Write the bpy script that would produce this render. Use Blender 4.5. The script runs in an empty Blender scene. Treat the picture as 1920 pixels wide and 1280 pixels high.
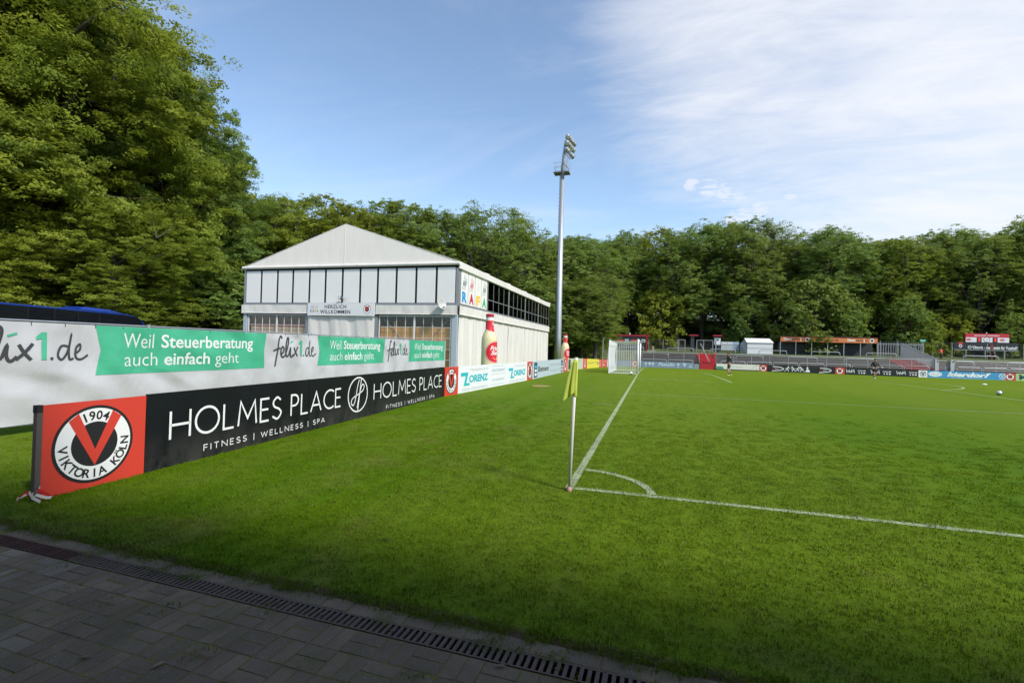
import bpy, math, random
import numpy as np
from mathutils import Vector, Matrix
random.seed(7); rng = np.random.default_rng(7)
SC = bpy.context.scene
COL = SC.collection
# ---------------------------------------------------------------- camera
FPX, YAW, PITCH, ROLL = 908.0, -0.2805, 0.0123, 0.0277
CAM = np.array([0.922, -5.94, 1.70])
def _axes():
    c, s = math.cos(YAW), math.sin(YAW); cp, sp = math.cos(PITCH), math.sin(PITCH)
    F = np.array([s*cp, c*cp, sp]); R = np.array([c, -s, 0.0]); U = np.cross(R, F)
    cr, sr = math.cos(ROLL), math.sin(ROLL)
    return R*cr+U*sr, -R*sr+U*cr, F
AR, AU, AF = _axes()
cam_data = bpy.data.cameras.new('camera'); cam = bpy.data.objects.new('camera', cam_data); COL.objects.link(cam)
cam.matrix_world = Matrix([[AR[i], AU[i], -AF[i], CAM[i]] for i in range(3)] + [[0, 0, 0, 1]])
cam_data.sensor_width = 36; cam_data.lens = FPX/1920*36; cam_data.clip_end = 3000; cam_data.clip_start = 0.05
SC.camera = cam
# ---------------------------------------------------------------- world, sun, exposure
SUN_DIR = Vector((0.80, -0.42, 0.86)).normalized()       # towards the sun
world = bpy.data.worlds.new('World'); SC.world = world; world.use_nodes = True
def build_sky():
    nt = world.node_tree; N = nt.nodes; L = nt.links; N.clear()
    out = N.new('ShaderNodeOutputWorld'); bg = N.new('ShaderNodeBackground'); L.new(bg.outputs[0], out.inputs[0])
    bg.inputs['Strength'].default_value = 0.115
    sky = N.new('ShaderNodeTexSky'); sky.sky_type = 'NISHITA'; sky.sun_disc = False
    sky.sun_elevation = math.asin(SUN_DIR.z); sky.sun_rotation = math.atan2(SUN_DIR.x, SUN_DIR.y)
    sky.air_density = 1.0; sky.dust_density = 0.4; sky.ozone_density = 1.8
    geo = N.new('ShaderNodeTexCoord'); d = geo.outputs['Generated']
    sep = N.new('ShaderNodeSeparateXYZ'); L.new(d, sep.inputs[0])
    def M(op, a, b=None, c=None, clamp=False):
        n = N.new('ShaderNodeMath'); n.operation = op; n.use_clamp = clamp
        for i, v in enumerate((a, b, c)):
            if v is None: continue
            if isinstance(v, (int, float)): n.inputs[i].default_value = v
            else: L.new(v, n.inputs[i])
        return n.outputs[0]
    def smooth(v, a, b):
        n = N.new('ShaderNodeMapRange'); n.interpolation_type = 'SMOOTHSTEP'; L.new(v, n.inputs[0])
        n.inputs[1].default_value = a; n.inputs[2].default_value = b; return n.outputs[0]
    zc = M('MAXIMUM', sep.outputs[2], 0.02)
    k = M('ADD', zc, 0.22)
    comb = N.new('ShaderNodeCombineXYZ'); L.new(M('DIVIDE', sep.outputs[0], k), comb.inputs[0]); L.new(M('DIVIDE', sep.outputs[1], k), comb.inputs[1])
    def noise(scale, det, rough, dist, stretch=(1, 1, 1), rot=0, off=(0, 0, 0)):
        mp = N.new('ShaderNodeMapping'); L.new(comb.outputs[0], mp.inputs[0]); mp.inputs['Scale'].default_value = stretch
        mp.inputs['Rotation'].default_value = (0, 0, rot); mp.inputs['Location'].default_value = off
        n = N.new('ShaderNodeTexNoise'); n.inputs['Scale'].default_value = scale; n.inputs['Detail'].default_value = det
        n.inputs['Roughness'].default_value = rough; n.inputs['Distortion'].default_value = dist
        L.new(mp.outputs[0], n.inputs['Vector']); return n.outputs[0]
    def lobe(px, py, a, b):
        v = AF+AR*(px-960)/FPX-AU*(py-640)/FPX; v = v/np.linalg.norm(v)
        n = N.new('ShaderNodeVectorMath'); n.operation = 'DOT_PRODUCT'; L.new(d, n.inputs[0]); n.inputs[1].default_value = tuple(v)
        return smooth(n.outputs['Value'], math.cos(math.radians(a)), math.cos(math.radians(b)))
    veil = noise(1.1, 8, 0.62, 0.9, (1.0, 2.3, 1), 0.9, (3.1, .4, 0))
    wisps = noise(2.6, 9, 0.66, 1.2, (0.8, 2.6, 1), 0.75)
    m1 = lobe(1640, -60, 31, 5); m2 = lobe(2040, 430, 30, 8)
    mm = M('MAXIMUM', M('MULTIPLY', m1, 0.95), m2)
    dens = M('ADD', M('MULTIPLY', veil, 0.75), M('MULTIPLY', wisps, 0.45))
    thr = M('SUBTRACT', 0.86, M('MULTIPLY', mm, 0.62))
    c1 = smooth(M('SUBTRACT', dens, thr), -0.22, 0.62)
    faint = M('ADD', M('MULTIPLY', smooth(veil, 0.42, 0.75), 0.18), 0.02)
    # two small fair-weather puffs low over the trees
    pn = noise(16.0, 10, 0.72, 0.9, (.6, 1.8, 1), .85)
    def puff(px, py, a):
        return smooth(M('ADD', M('MULTIPLY', lobe(px, py, a*1.25, 0.1), 0.9), M('MULTIPLY', M('SUBTRACT', pn, 0.5), 2.8)), 0.35, 1.1)
    pf = puff(1328, 354, 1.3)
    for q in ((1358, 360, 1.2), (1386, 367, 1.0), (1398, 402, 1.2), (1425, 392, 1.2), (1372, 411, 1.0), (1298, 348, 1.0), (1482, 366, .7), (1850, 262, 1.4)):
        pf = M('MAXIMUM', pf, puff(*q))
    cov = M('MAXIMUM', M('MAXIMUM', c1, faint), M('MULTIPLY', pf, 0.7), clamp=True)
    hz = M('MULTIPLY', smooth(sep.outputs[2], 0.42, 0.0), 0.42)
    tint = N.new('ShaderNodeMixRGB'); tint.blend_type = 'MULTIPLY'; tint.inputs[0].default_value = 1; L.new(sky.outputs[0], tint.inputs[1]); tint.inputs[2].default_value = (1.17, 1.17, 1.13, 1)
    mix0 = N.new('ShaderNodeMixRGB'); L.new(hz, mix0.inputs[0]); L.new(tint.outputs[0], mix0.inputs[1]); mix0.inputs[2].default_value = (2.35, 3.35, 4.6, 1)
    mix = N.new('ShaderNodeMixRGB'); L.new(cov, mix.inputs[0]); L.new(mix0.outputs[0], mix.inputs[1]); mix.inputs[2].default_value = (4.75, 4.85, 5.15, 1)
    L.new(mix.outputs[0], bg.inputs['Color'])
build_sky()
sun_data = bpy.data.lights.new('sun', 'SUN'); sun = bpy.data.objects.new('sun', sun_data); COL.objects.link(sun)
sun_data.energy = 2.7; sun_data.angle = math.radians(7); sun_data.color = (1.0, 0.955, 0.88)
sun.rotation_euler = SUN_DIR.to_track_quat('Z', 'Y').to_euler(); sun.location = (20, -20, 60)
SC.view_settings.view_transform = 'Standard'; SC.view_settings.look = 'None'; SC.view_settings.gamma = 1
SC.view_settings.exposure = 0.8; SC.view_settings.use_curve_mapping = False
SC.cycles.max_bounces = 8; SC.cycles.transparent_max_bounces = 12; SC.cycles.diffuse_bounces = 4; SC.cycles.caustics_reflective = False; SC.cycles.caustics_refractive = False

# ---------------------------------------------------------------- measuring helpers
def ray(px, py): return AF+AR*(px-960)/FPX-AU*(py-640)/FPX
def zg(x, y):
    """height of the turf: level near the camera, falling gently towards the far touchline, banks behind it"""
    y = np.asarray(y, float)
    z = np.where(y < 30, 0.0, np.where(y < 38, -0.0205*(y-30)**2/16.0, -0.082-0.0213*(np.minimum(y, 74.7)-38)))
    up = np.interp(y, [74.9, 76, 84, 90, 98, 112, 140, 300], [0, .6, 2.35, 2.85, 3.3, 6.5, 12.0, 16.0])
    return z+np.where(y > 74.9, up, 0)
def drain_y(x): return -3.30-.028*(x+1.85)         # centre line of the channel
def onY(px, py, y):
    q = ray(px, py); return Vector(CAM+q*(y-CAM[1])/q[1])
def onG(px, py):
    q = ray(px, py); z = 0.0
    for _ in range(25):
        P = CAM+q*(z-CAM[2])/q[2]; z = 0.5*z+0.5*float(zg(P[0], min(P[1], 74)))
    return Vector(P)
def atZ(px, py, z): return Vector(CAM+ray(px, py)*z)

# ---------------------------------------------------------------- materials
MATS = {}
def newmat(name):
    m = bpy.data.materials.new(name); m.use_nodes = True; nt = m.node_tree; nt.nodes.clear()
    out = nt.nodes.new('ShaderNodeOutputMaterial'); return m, nt, out
def lk(nt, a, b): nt.links.new(a, b)
def mth(nt, op, a, b=None, clamp=False):
    n = nt.nodes.new('ShaderNodeMath'); n.operation = op; n.use_clamp = clamp
    for i, v in enumerate((a, b)):
        if v is None: continue
        if isinstance(v, (int, float)): n.inputs[i].default_value = v
        else: nt.links.new(v, n.inputs[i])
    return n.outputs[0]
def nz(nt, vec, scale, det=4, rough=.55, dist=0., stretch=None, rot=0):
    if stretch or rot:
        mp = nt.nodes.new('ShaderNodeMapping'); nt.links.new(vec, mp.inputs[0])
        if stretch: mp.inputs['Scale'].default_value = stretch
        mp.inputs['Rotation'].default_value = (0, 0, rot); vec = mp.outputs[0]
    n = nt.nodes.new('ShaderNodeTexNoise'); n.inputs['Scale'].default_value = scale; n.inputs['Detail'].default_value = det
    n.inputs['Roughness'].default_value = rough; n.inputs['Distortion'].default_value = dist
    nt.links.new(vec, n.inputs['Vector']); return n.outputs[0]
def ramp(nt, v, a, b, lo=0., hi=1.):
    n = nt.nodes.new('ShaderNodeMapRange'); nt.links.new(v, n.inputs[0]); n.inputs[1].default_value = a; n.inputs[2].default_value = b
    n.inputs[3].default_value = lo; n.inputs[4].default_value = hi; return n.outputs[0]
def mixc(nt, f, a, b, mode='MIX'):
    n = nt.nodes.new('ShaderNodeMixRGB'); n.blend_type = mode
    for i, v in enumerate((f, a, b)):
        if isinstance(v, (int, float)): n.inputs[i].default_value = v
        elif isinstance(v, (tuple, list)): n.inputs[i].default_value = (*v, 1)[:4]
        else: nt.links.new(v, n.inputs[i])
    return n.outputs[0]
def surf(name, col, rough=.6, metal=0., dirt=.12, dscale=1.5, bump=0., bscale=30, dirtcol=None, streak=False, spec=.5, coord='Object'):
    """plain painted / coated surface with mottled wear"""
    if name in MATS: return MATS[name]
    m, nt, out = newmat(name); b = nt.nodes.new('ShaderNodeBsdfPrincipled'); lk(nt, b.outputs[0], out.inputs[0])
    tc = nt.nodes.new('ShaderNodeTexCoord').outputs[coord]
    n1 = nz(nt, tc, dscale, 6, .65, stretch=(1, 1, .12) if streak else None)
    n2 = nz(nt, tc, dscale*9, 3, .6)
    f = mth(nt, 'MULTIPLY', ramp(nt, mth(nt, 'ADD', mth(nt, 'MULTIPLY', n1, .7), mth(nt, 'MULTIPLY', n2, .3)), .35, .75), dirt, True)
    dc = dirtcol or tuple(c*.45+.02 for c in col)
    c = mixc(nt, f, col, dc); lk(nt, c, b.inputs['Base Color'])
    b.inputs['Roughness'].default_value = rough; b.inputs['Metallic'].default_value = metal
    b.inputs['Specular IOR Level'].default_value = spec
    if bump:
        bp = nt.nodes.new('ShaderNodeBump'); bp.inputs['Strength'].default_value = bump; bp.inputs['Distance'].default_value = .01
        lk(nt, nz(nt, tc, bscale, 4), bp.inputs['Height']); lk(nt, bp.outputs[0], b.inputs['Normal'])
    MATS[name] = m; return m
def ink(name, col, rough=.55): return surf(name, col, rough, dirt=.06, dscale=3)

# ---------------------------------------------------------------- mesh builder
class MB:
    def __init__(s): s.v = []; s.f = []; s.m = []
    def add(s, vs, fs, mi=0):
        o = len(s.v); s.v += [tuple(map(float, p)) for p in vs]; s.f += [tuple(o+i for i in f) for f in fs]; s.m += [mi]*len(fs); return s
    def box(s, a, b, mi=0):
        (x0, y0, z0), (x1, y1, z1) = a, b
        vs = [(x0, y0, z0), (x1, y0, z0), (x1, y1, z0), (x0, y1, z0), (x0, y0, z1), (x1, y0, z1), (x1, y1, z1), (x0, y1, z1)]
        return s.add(vs, [(0, 3, 2, 1), (4, 5, 6, 7), (0, 1, 5, 4), (1, 2, 6, 5), (2, 3, 7, 6), (3, 0, 4, 7)], mi)
    def bbox(s, a, b, bev=.01, mi=0):
        """box with chamfered edges: octagonal in plan and section"""
        (x0, y0, z0), (x1, y1, z1) = a, b; e = bev
        ring = lambda ix, z: [(x0+ix+e, y0+ix, z), (x1-ix-e, y0+ix, z), (x1-ix, y0+ix+e, z), (x1-ix, y1-ix-e, z), (x1-ix-e, y1-ix, z), (x0+ix+e, y1-ix, z), (x0+ix, y1-ix-e, z), (x0+ix, y0+ix+e, z)]
        vs = ring(e, z0)+ring(0, z0+e)+ring(0, z1-e)+ring(e, z1)
        fs = [tuple(range(7, -1, -1)), tuple(range(24, 32))]
        for r_ in range(3):
            for i in range(8): j = (i+1) % 8; fs.append((r_*8+i, r_*8+j, r_*8+8+j, r_*8+8+i))
        return s.add(vs, fs, mi)
    def tube(s, pts, r, n=8, mi=0, caps=True):
        pts = [Vector(p) for p in pts]; rs = r if isinstance(r, (list, tuple)) else [r]*len(pts)
        vs = []; prev = None
        for i, p in enumerate(pts):
            t = (pts[min(i+1, len(pts)-1)]-pts[max(i-1, 0)]).normalized()
            if prev is None:
                a = t.orthogonal().normalized()
            else:
                a = (prev-t*prev.dot(t)); a = a.normalized() if a.length > 1e-5 else t.orthogonal().normalized()
            prev = a; b = t.cross(a)
            for k in range(n):
                an = 2*math.pi*k/n; vs.append(p+(a*math.cos(an)+b*math.sin(an))*rs[i])
        fs = [(i*n+k, i*n+(k+1) % n, (i+1)*n+(k+1) % n, (i+1)*n+k) for i in range(len(pts)-1) for k in range(n)]
        if caps: fs += [tuple(range(n-1, -1, -1)), tuple((len(pts)-1)*n+k for k in range(n))]
        return s.add(vs, fs, mi)
    def lathe(s, prof, n=24, c=(0, 0), mi=0):
        vs = []
        for r_, z in prof:
            for k in range(n): a = 2*math.pi*k/n; vs.append((c[0]+r_*math.cos(a), c[1]+r_*math.sin(a), z))
        fs = [(i*n+k, i*n+(k+1) % n, (i+1)*n+(k+1) % n, (i+1)*n+k) for i in range(len(prof)-1) for k in range(n)]
        fs += [tuple(range(n-1, -1, -1)), tuple((len(prof)-1)*n+k for k in range(n))]
        return s.add(vs, fs, mi)
    def prism(s, pts, y0, y1, mi=0):
        """outline in (x, z), extruded from y0 to y1"""
        n = len(pts); vs = [(p[0], y0, p[1]) for p in pts]+[(p[0], y1, p[1]) for p in pts]
        fs = [tuple(range(n)), tuple(range(2*n-1, n-1, -1))]+[(i, n+i, n+(i+1) % n, (i+1) % n) for i in range(n)]
        return s.add(vs, fs, mi)
    def flat(s, pts, y=0., mi=0): return s.add([(p[0], y, p[1]) for p in pts], [tuple(range(len(pts)))], mi)
    def disc(s, c, r, y=0., n=40, mi=0, rx=None, a0=0, a1=2*math.pi):
        rx = rx or r; return s.flat([(c[0]+rx*math.cos(a0+(a1-a0)*k/n), c[1]+r*math.sin(a0+(a1-a0)*k/n)) for k in range(n)], y, mi)
    def ring(s, c, r0, r1, y=0., n=48, mi=0, asp=1.):
        vs = []
        for k in range(n):
            a = 2*math.pi*k/n
            for r_ in (r0, r1): vs.append((c[0]+r_*asp*math.cos(a), y, c[1]+r_*math.sin(a)))
        return s.add(vs, [(2*k, 2*k+1, (2*k+3) % (2*n), (2*k+2) % (2*n)) for k in range(n)], mi)
    def stroke(s, pts, w, y=0., mi=0, closed=False, caps=True):
        """flat ribbon in the (x, z) plane"""
        P = [np.array(p, float) for p in pts]
        if closed: P = P+[P[0]]
        n = len(P); vs = []
        for i in range(n):
            if closed: a = P[i-1 if i else n-2]; b = P[(i+1) if i < n-1 else 1]
            else: a = P[max(i-1, 0)]; b = P[min(i+1, n-1)]
            t0 = P[i]-a; t1 = b-P[i]
            t0 = t0/(np.linalg.norm(t0) or 1); t1 = t1/(np.linalg.norm(t1) or 1)
            t = t0+t1; L_ = np.linalg.norm(t)
            t = t/L_ if L_ > 1e-6 else t1
            nn = np.array([-t[1], t[0]]); c = max(.5, abs(np.dot(nn, np.array([-t1[1], t1[0]]) if i < n-1 or closed else np.array([-t0[1], t0[0]]))))
            for sg in (-1, 1): q = P[i]+nn*sg*w/2/c; vs.append((q[0], y, q[1]))
        s.add(vs, [(2*i, 2*i+2, 2*i+3, 2*i+1) for i in range(n-1)], mi)
        return s
    def build(s, name, mats, parent=None, smooth=False, fn=None):
        me = bpy.data.meshes.new(name)
        vs = s.v if fn is None else [fn(*p) for p in s.v]
        me.from_pydata(vs, [], s.f)
        mats = mats if isinstance(mats, (list, tuple)) else [mats]
        for m in mats: me.materials.append(m)
        if len(mats) > 1: me.polygons.foreach_set('material_index', s.m)
        if smooth: me.polygons.foreach_set('use_smooth', [True]*len(me.polygons))
        me.update()
        o = bpy.data.objects.new(name, me); COL.objects.link(o)
        if parent: o.parent = parent
        return o
def tag(o, label=None, cat=None, group=None, kind=None):
    if label: o['label'] = label
    if cat: o['category'] = cat
    if group: o['group'] = group
    if kind: o['kind'] = kind
    return o
def thing(name, label, cat, loc=(0, 0, 0), rz=0., group=None):
    o = bpy.data.objects.new(name, None); COL.objects.link(o); o.location = loc; o.rotation_euler = (0, 0, rz)
    o.empty_display_size = .2
    return tag(o, label, cat, group)
KIDS = {}
def copy_tree(o, parent=None):
    c = o.copy(); COL.objects.link(c); c.parent = parent
    for ch in list(o.children): copy_tree(ch, c)
    return c
def smoothcurve(pts, k=6, closed=False):
    P = [np.array(p, float) for p in pts]; n = len(P); out = []
    rngi = range(n if closed else n-1)
    for i in rngi:
        p0 = P[(i-1) % n] if closed or i > 0 else P[0]; p1 = P[i]; p2 = P[(i+1) % n]; p3 = P[(i+2) % n] if closed or i+2 < n else P[n-1]
        for j in range(k):
            t = j/k; out.append(.5*((2*p1)+(-p0+p2)*t+(2*p0-5*p1+4*p2-p3)*t*t+(-p0+3*p1-3*p2+p3)*t**3))
    if not closed: out.append(P[-1])
    return out
def glyphs(s, bold=0., shear=0., space=1.):
    fc = bpy.data.curves.new('lettering', 'FONT'); fc.body = s; fc.size = 1; fc.offset = bold; fc.shear = shear; fc.resolution_u = 3; fc.space_character = space; fc.fill_mode = 'BOTH'
    ob = bpy.data.objects.new('tmp', fc); me = bpy.data.meshes.new_from_object(ob)
    co = np.zeros(len(me.vertices)*3); me.vertices.foreach_get('co', co); co = co.reshape(-1, 3)[:, :2]
    fs = [tuple(p.vertices) for p in me.polygons]
    bpy.data.objects.remove(ob); bpy.data.curves.remove(fc); bpy.data.meshes.remove(me)
    return co, fs
def put(mb, s, u0, u1, v0, v1, y=-.004, bold=0., shear=0., mi=0, space=1.):
    """lettering fitted to the rectangle u0..u1, v0..v1 (x, z), facing -y"""
    co, fs = glyphs(s, bold, shear, space); lo = co.min(0); hi = co.max(0); e = (co-lo)/(hi-lo)
    mb.add([(u0+(u1-u0)*p[0], y, v0+(v1-v0)*p[1]) for p in e], fs, mi); return mb
# thin geometric capitals as strokes: width, strokes (unit cap height)
def _arc(cx, cy, rx, ry, a0, a1, n=14): return [(cx+rx*math.cos(math.radians(a0+(a1-a0)*i/n)), cy+ry*math.sin(math.radians(a0+(a1-a0)*i/n))) for i in range(n+1)]
CAPS = {
 'H': (.72, [[(0, 0), (0, 1)], [(.72, 0), (.72, 1)], [(0, .5), (.72, .5)]]),
 'O': (.96, [_arc(.48, .5, .48, .5, 0, 360, 28)]),
 'L': (.46, [[(0, 1), (0, 0), (.46, 0)]]),
 'M': (.92, [[(0, 0), (.1, 1), (.46, .28), (.82, 1), (.92, 0)]]),
 'E': (.46, [[(.46, 1), (0, 1), (0, 0), (.46, 0)], [(0, .52), (.42, .52)]]),
 'S': (.5, [smoothcurve([(.46, .86), (.25, 1), (.03, .8), (.1, .58), (.38, .44), (.5, .24), (.28, 0), (0, .14)], 5)]),
 'P': (.46, [[(0, 0), (0, 1)]+_arc(.2, .74, .26, .26, 90, -90, 12)+[(0, .48)]]),
 'A': (.78, [[(0, 0), (.39, 1), (.78, 0)], [(.13, .32), (.65, .32)]]),
 'C': (.74, [_arc(.5, .5, .5, .5, 52, 308, 22)]),
 'F': (.44, [[(.44, 1), (0, 1), (0, 0)], [(0, .52), (.4, .52)]]), 'I': (0., [[(0, 0), (0, 1)]]),
 'T': (.56, [[(0, 1), (.56, 1)], [(.28, 1), (.28, 0)]]), 'N': (.7, [[(0, 0), (0, 1), (.7, 0), (.7, 1)]]),
 'W': (1.05, [[(0, 1), (.27, 0), (.52, .85), (.78, 0), (1.05, 1)]]), '|': (0., [[(0, -.2), (0, 1.1)]]), ' ': (.3, []),
 'V': (.8, [[(0, 1), (.4, 0), (.8, 1)]]),
}
def caps(s, u0, u1, v0, h, gap=.22, sp=None):
    """returns [(centre u, [strokes])] laid out between u0 and u1"""
    x = 0; items = []
    for ch in s:
        w, st = CAPS[ch]
        if ch == ' ': x += (sp if sp is not None else .35); continue
        items.append((x, w, st)); x += w+gap
    k = (u1-u0)/(x-gap)
    return [(u0+k*(x0+w/2), [[(u0+k*(x0+p[0]), v0+h*p[1]) for p in line] for line in st]) for x0, w, st in items]
# ---------------------------------------------------------------- turf, markings, paving
def turf_nodes(nt, pos, blades=False):
    """world-placed turf colour shared by the sheet and the blades"""
    sep = nt.nodes.new('ShaderNodeSeparateXYZ'); lk(nt, pos, sep.inputs[0]); X, Yc = sep.outputs[0], sep.outputs[1]
    big = nz(nt, pos, .22, 4, .6); mid = nz(nt, pos, 1.3, 5, .65, .4); fine = nz(nt, pos, 9, 5, .7)
    band = mth(nt, 'SINE', mth(nt, 'MULTIPLY', mth(nt, 'ADD', X, 1.2), math.pi/5.5))
    band = ramp(nt, band, -.5, .5)
    streak = nz(nt, pos, 2.2, 4, .7, 0, (1.6, .12, 1))
    c = mixc(nt, ramp(nt, mid, .30, .70), (.070, .148, .002), (.105, .185, .002))
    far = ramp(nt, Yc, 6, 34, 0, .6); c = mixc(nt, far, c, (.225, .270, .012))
    c = mixc(nt, mth(nt, 'MULTIPLY', ramp(nt, big, .4, .62), .45), c, (.145, .215, .002))
    c = mixc(nt, mth(nt, 'MULTIPLY', band, .45), c, (.185, .240, .018))
    c = mixc(nt, mth(nt, 'MULTIPLY', ramp(nt, streak, .42, .62), .22), c, (.036, .110, .002))
    c = mixc(nt, mth(nt, 'MULTIPLY', ramp(nt, fine, .5, .72), .35), c, (.16, .22, .012))
    # worn yellowish patches outside the pitch
    lane = mth(nt, 'SINE', mth(nt, 'MULTIPLY', mth(nt, 'ADD', X, mth(nt, 'MULTIPLY', big, .8)), 4.2)); c = mixc(nt, mth(nt, 'MULTIPLY', mth(nt, 'MULTIPLY', ramp(nt, lane, -.3, .5), ramp(nt, X, .1, -.3)), .30), c, (.150, .205, .020))
    worn = nz(nt, pos, .85, 4, .6, .5)
    off = ramp(nt, X, .3, -.6); near = ramp(nt, Yc, -.6, -2.2)
    wf = mth(nt, 'MULTIPLY', ramp(nt, worn, .55, .72), mth(nt, 'MAXIMUM', mth(nt, 'MULTIPLY', off, .45), mth(nt, 'MULTIPLY', near, .5)))
    c = mixc(nt, wf, c, (.20, .17, .055))
    spot = nz(nt, pos, 2.6, 3, .5)
    c = mixc(nt, mth(nt, 'MULTIPLY', ramp(nt, spot, .66, .74), .35), c, (.05, .05, .018))
    return c, X, Yc, fine
def line_mask(nt, X, Yc, fine):
    def strip(v, w): return ramp(nt, mth(nt, 'ABSOLUTE', v), w, w*.7)
    r = mth(nt, 'SQRT', mth(nt, 'ADD', mth(nt, 'MULTIPLY', X, X), mth(nt, 'MULTIPLY', Yc, Yc)))
    gx = mth(nt, 'GREATER_THAN', X, -.06); gy = mth(nt, 'GREATER_THAN', Yc, -.06)
    a = mth(nt, 'MULTIPLY', strip(X, .060), gy); b = mth(nt, 'MULTIPLY', strip(Yc, .050), gx)
    q = mth(nt, 'MULTIPLY', mth(nt, 'MULTIPLY', strip(mth(nt, 'SUBTRACT', r, .97), .06), gx), gy)
    return mth(nt, 'MAXIMUM', mth(nt, 'MAXIMUM', a, b), q)
def mat_turf(name, blades):
    m, nt, out = newmat(name); geo = nt.nodes.new('ShaderNodeNewGeometry'); pos = geo.outputs['Position']
    c, X, Yc, fine = turf_nodes(nt, pos)
    b = nt.nodes.new('ShaderNodeBsdfPrincipled'); b.inputs['Roughness'].default_value = .75; b.inputs['Specular IOR Level'].default_value = .05
    if blades:
        at = nt.nodes.new('ShaderNodeAttribute'); at.attribute_name = 'tint'; t = at.outputs['Fac']
        c = mixc(nt, ramp(nt, t, 0, .5, .14, 0), c, (.026, .080, .003)); c = mixc(nt, ramp(nt, t, .72, 1, 0, .6), c, (.18, .29, .02))
        c = mixc(nt, mth(nt, 'GREATER_THAN', t, .975), c, (.30, .26, .12))
        lm = line_mask(nt, X, Yc, fine); grit = nz(nt, pos, 60, 2)
        wm = mth(nt, 'MULTIPLY', lm, ramp(nt, mth(nt, 'ADD', mth(nt, 'MULTIPLY', grit, .6), mth(nt, 'MULTIPLY', t, .4)), .46, .62))
        c = mixc(nt, mth(nt, 'MULTIPLY', wm, .85), c, (.60, .63, .55))
        vm = nt.nodes.new('ShaderNodeVectorMath'); vm.operation = 'MULTIPLY_ADD'; lk(nt, geo.outputs['Normal'], vm.inputs[0]); vm.inputs[1].default_value = (.35, .35, .35); vm.inputs[2].default_value = (0, 0, .8)
        vn = nt.nodes.new('ShaderNodeVectorMath'); vn.operation = 'NORMALIZE'; lk(nt, vm.outputs[0], vn.inputs[0]); lk(nt, vn.outputs[0], b.inputs['Normal'])
        tr = nt.nodes.new('ShaderNodeBsdfTranslucent'); lk(nt, c, tr.inputs[0]); mx = nt.nodes.new('ShaderNodeMixShader'); mx.inputs[0].default_value = .3
        lk(nt, c, b.inputs['Base Color']); lk(nt, b.outputs[0], mx.inputs[1]); lk(nt, tr.outputs[0], mx.inputs[2]); lk(nt, mx.outputs[0], out.inputs[0])
    else:
        # nearer ground is soil between the real blades
        gr = nz(nt, pos, 45, 4, .7)
        c = mixc(nt, ramp(nt, gr, .38, .62, .32, 0), c, (.030, .080, .002)); g3 = nz(nt, pos, 20, 4, .75); c = mixc(nt, ramp(nt, g3, .42, .6, .20, 0), c, (.036, .090, .002))
        edge = ramp(nt, mth(nt, 'ADD', mth(nt, 'ADD', Yc, mth(nt, 'MULTIPLY', X, .028)), mth(nt, 'MULTIPLY', mid_edge(nt, pos), .10)), -2.98, -3.06)
        c = mixc(nt, edge, c, (.085, .055, .035))
        lk(nt, c, b.inputs['Base Color']); lk(nt, b.outputs[0], out.inputs[0])
        bp = nt.nodes.new('ShaderNodeBump'); bp.inputs['Strength'].default_value = .9; bp.inputs['Distance'].default_value = .03
        hh = mth(nt, 'ADD', nz(nt, pos, 14, 5, .75), mth(nt, 'MULTIPLY', gr, .6)); lk(nt, hh, bp.inputs['Height']); lk(nt, bp.outputs[0], b.inputs['Normal'])
    return m
def mid_edge(nt, pos): return nz(nt, pos, 2.5, 3)
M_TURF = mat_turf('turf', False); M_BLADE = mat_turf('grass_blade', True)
def mat_mark():
    m, nt, out = newmat('line_paint'); pos = nt.nodes.new('ShaderNodeNewGeometry').outputs['Position']
    c, X, Yc, fine = turf_nodes(nt, pos); n = nz(nt, pos, 30, 4, .75); c = mixc(nt, ramp(nt, n, .38, .68, .08, .66), c, (.58, .62, .52))
    b = nt.nodes.new('ShaderNodeBsdfPrincipled'); b.inputs['Roughness'].default_value = .9; lk(nt, c, b.inputs['Base Color']); lk(nt, b.outputs[0], out.inputs[0]); return m
M_MARK = mat_mark()
def sheet(name, xs, ys, zf, mat, label=None):
    xs = np.asarray(xs, float); ys = np.asarray(ys, float); X, Yv = np.meshgrid(xs, ys); Z = zf(X, Yv)
    nx = len(xs); vs = np.stack([X.ravel(), Yv.ravel(), np.broadcast_to(Z, X.shape).ravel()], 1)
    i = np.arange(nx-1)[None, :]+nx*np.arange(len(ys)-1)[:, None]; i = i.ravel()
    fs = np.stack([i, i+1, i+1+nx, i+nx], 1)
    me = bpy.data.meshes.new(name); me.from_pydata(vs.tolist(), [], fs.tolist()); me.materials.append(mat)
    me.polygons.foreach_set('use_smooth', [True]*len(me.polygons))
    o = bpy.data.objects.new(name, me); COL.objects.link(o); tag(o, label, None, None, 'structure'); return o
sheet('pitch', np.linspace(-16, 90, 107), np.concatenate([[-3.03], np.linspace(-2.9, 30, 34), np.linspace(31, 74.7, 45)]), zg, M_TURF, 'mown green football pitch')
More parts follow.
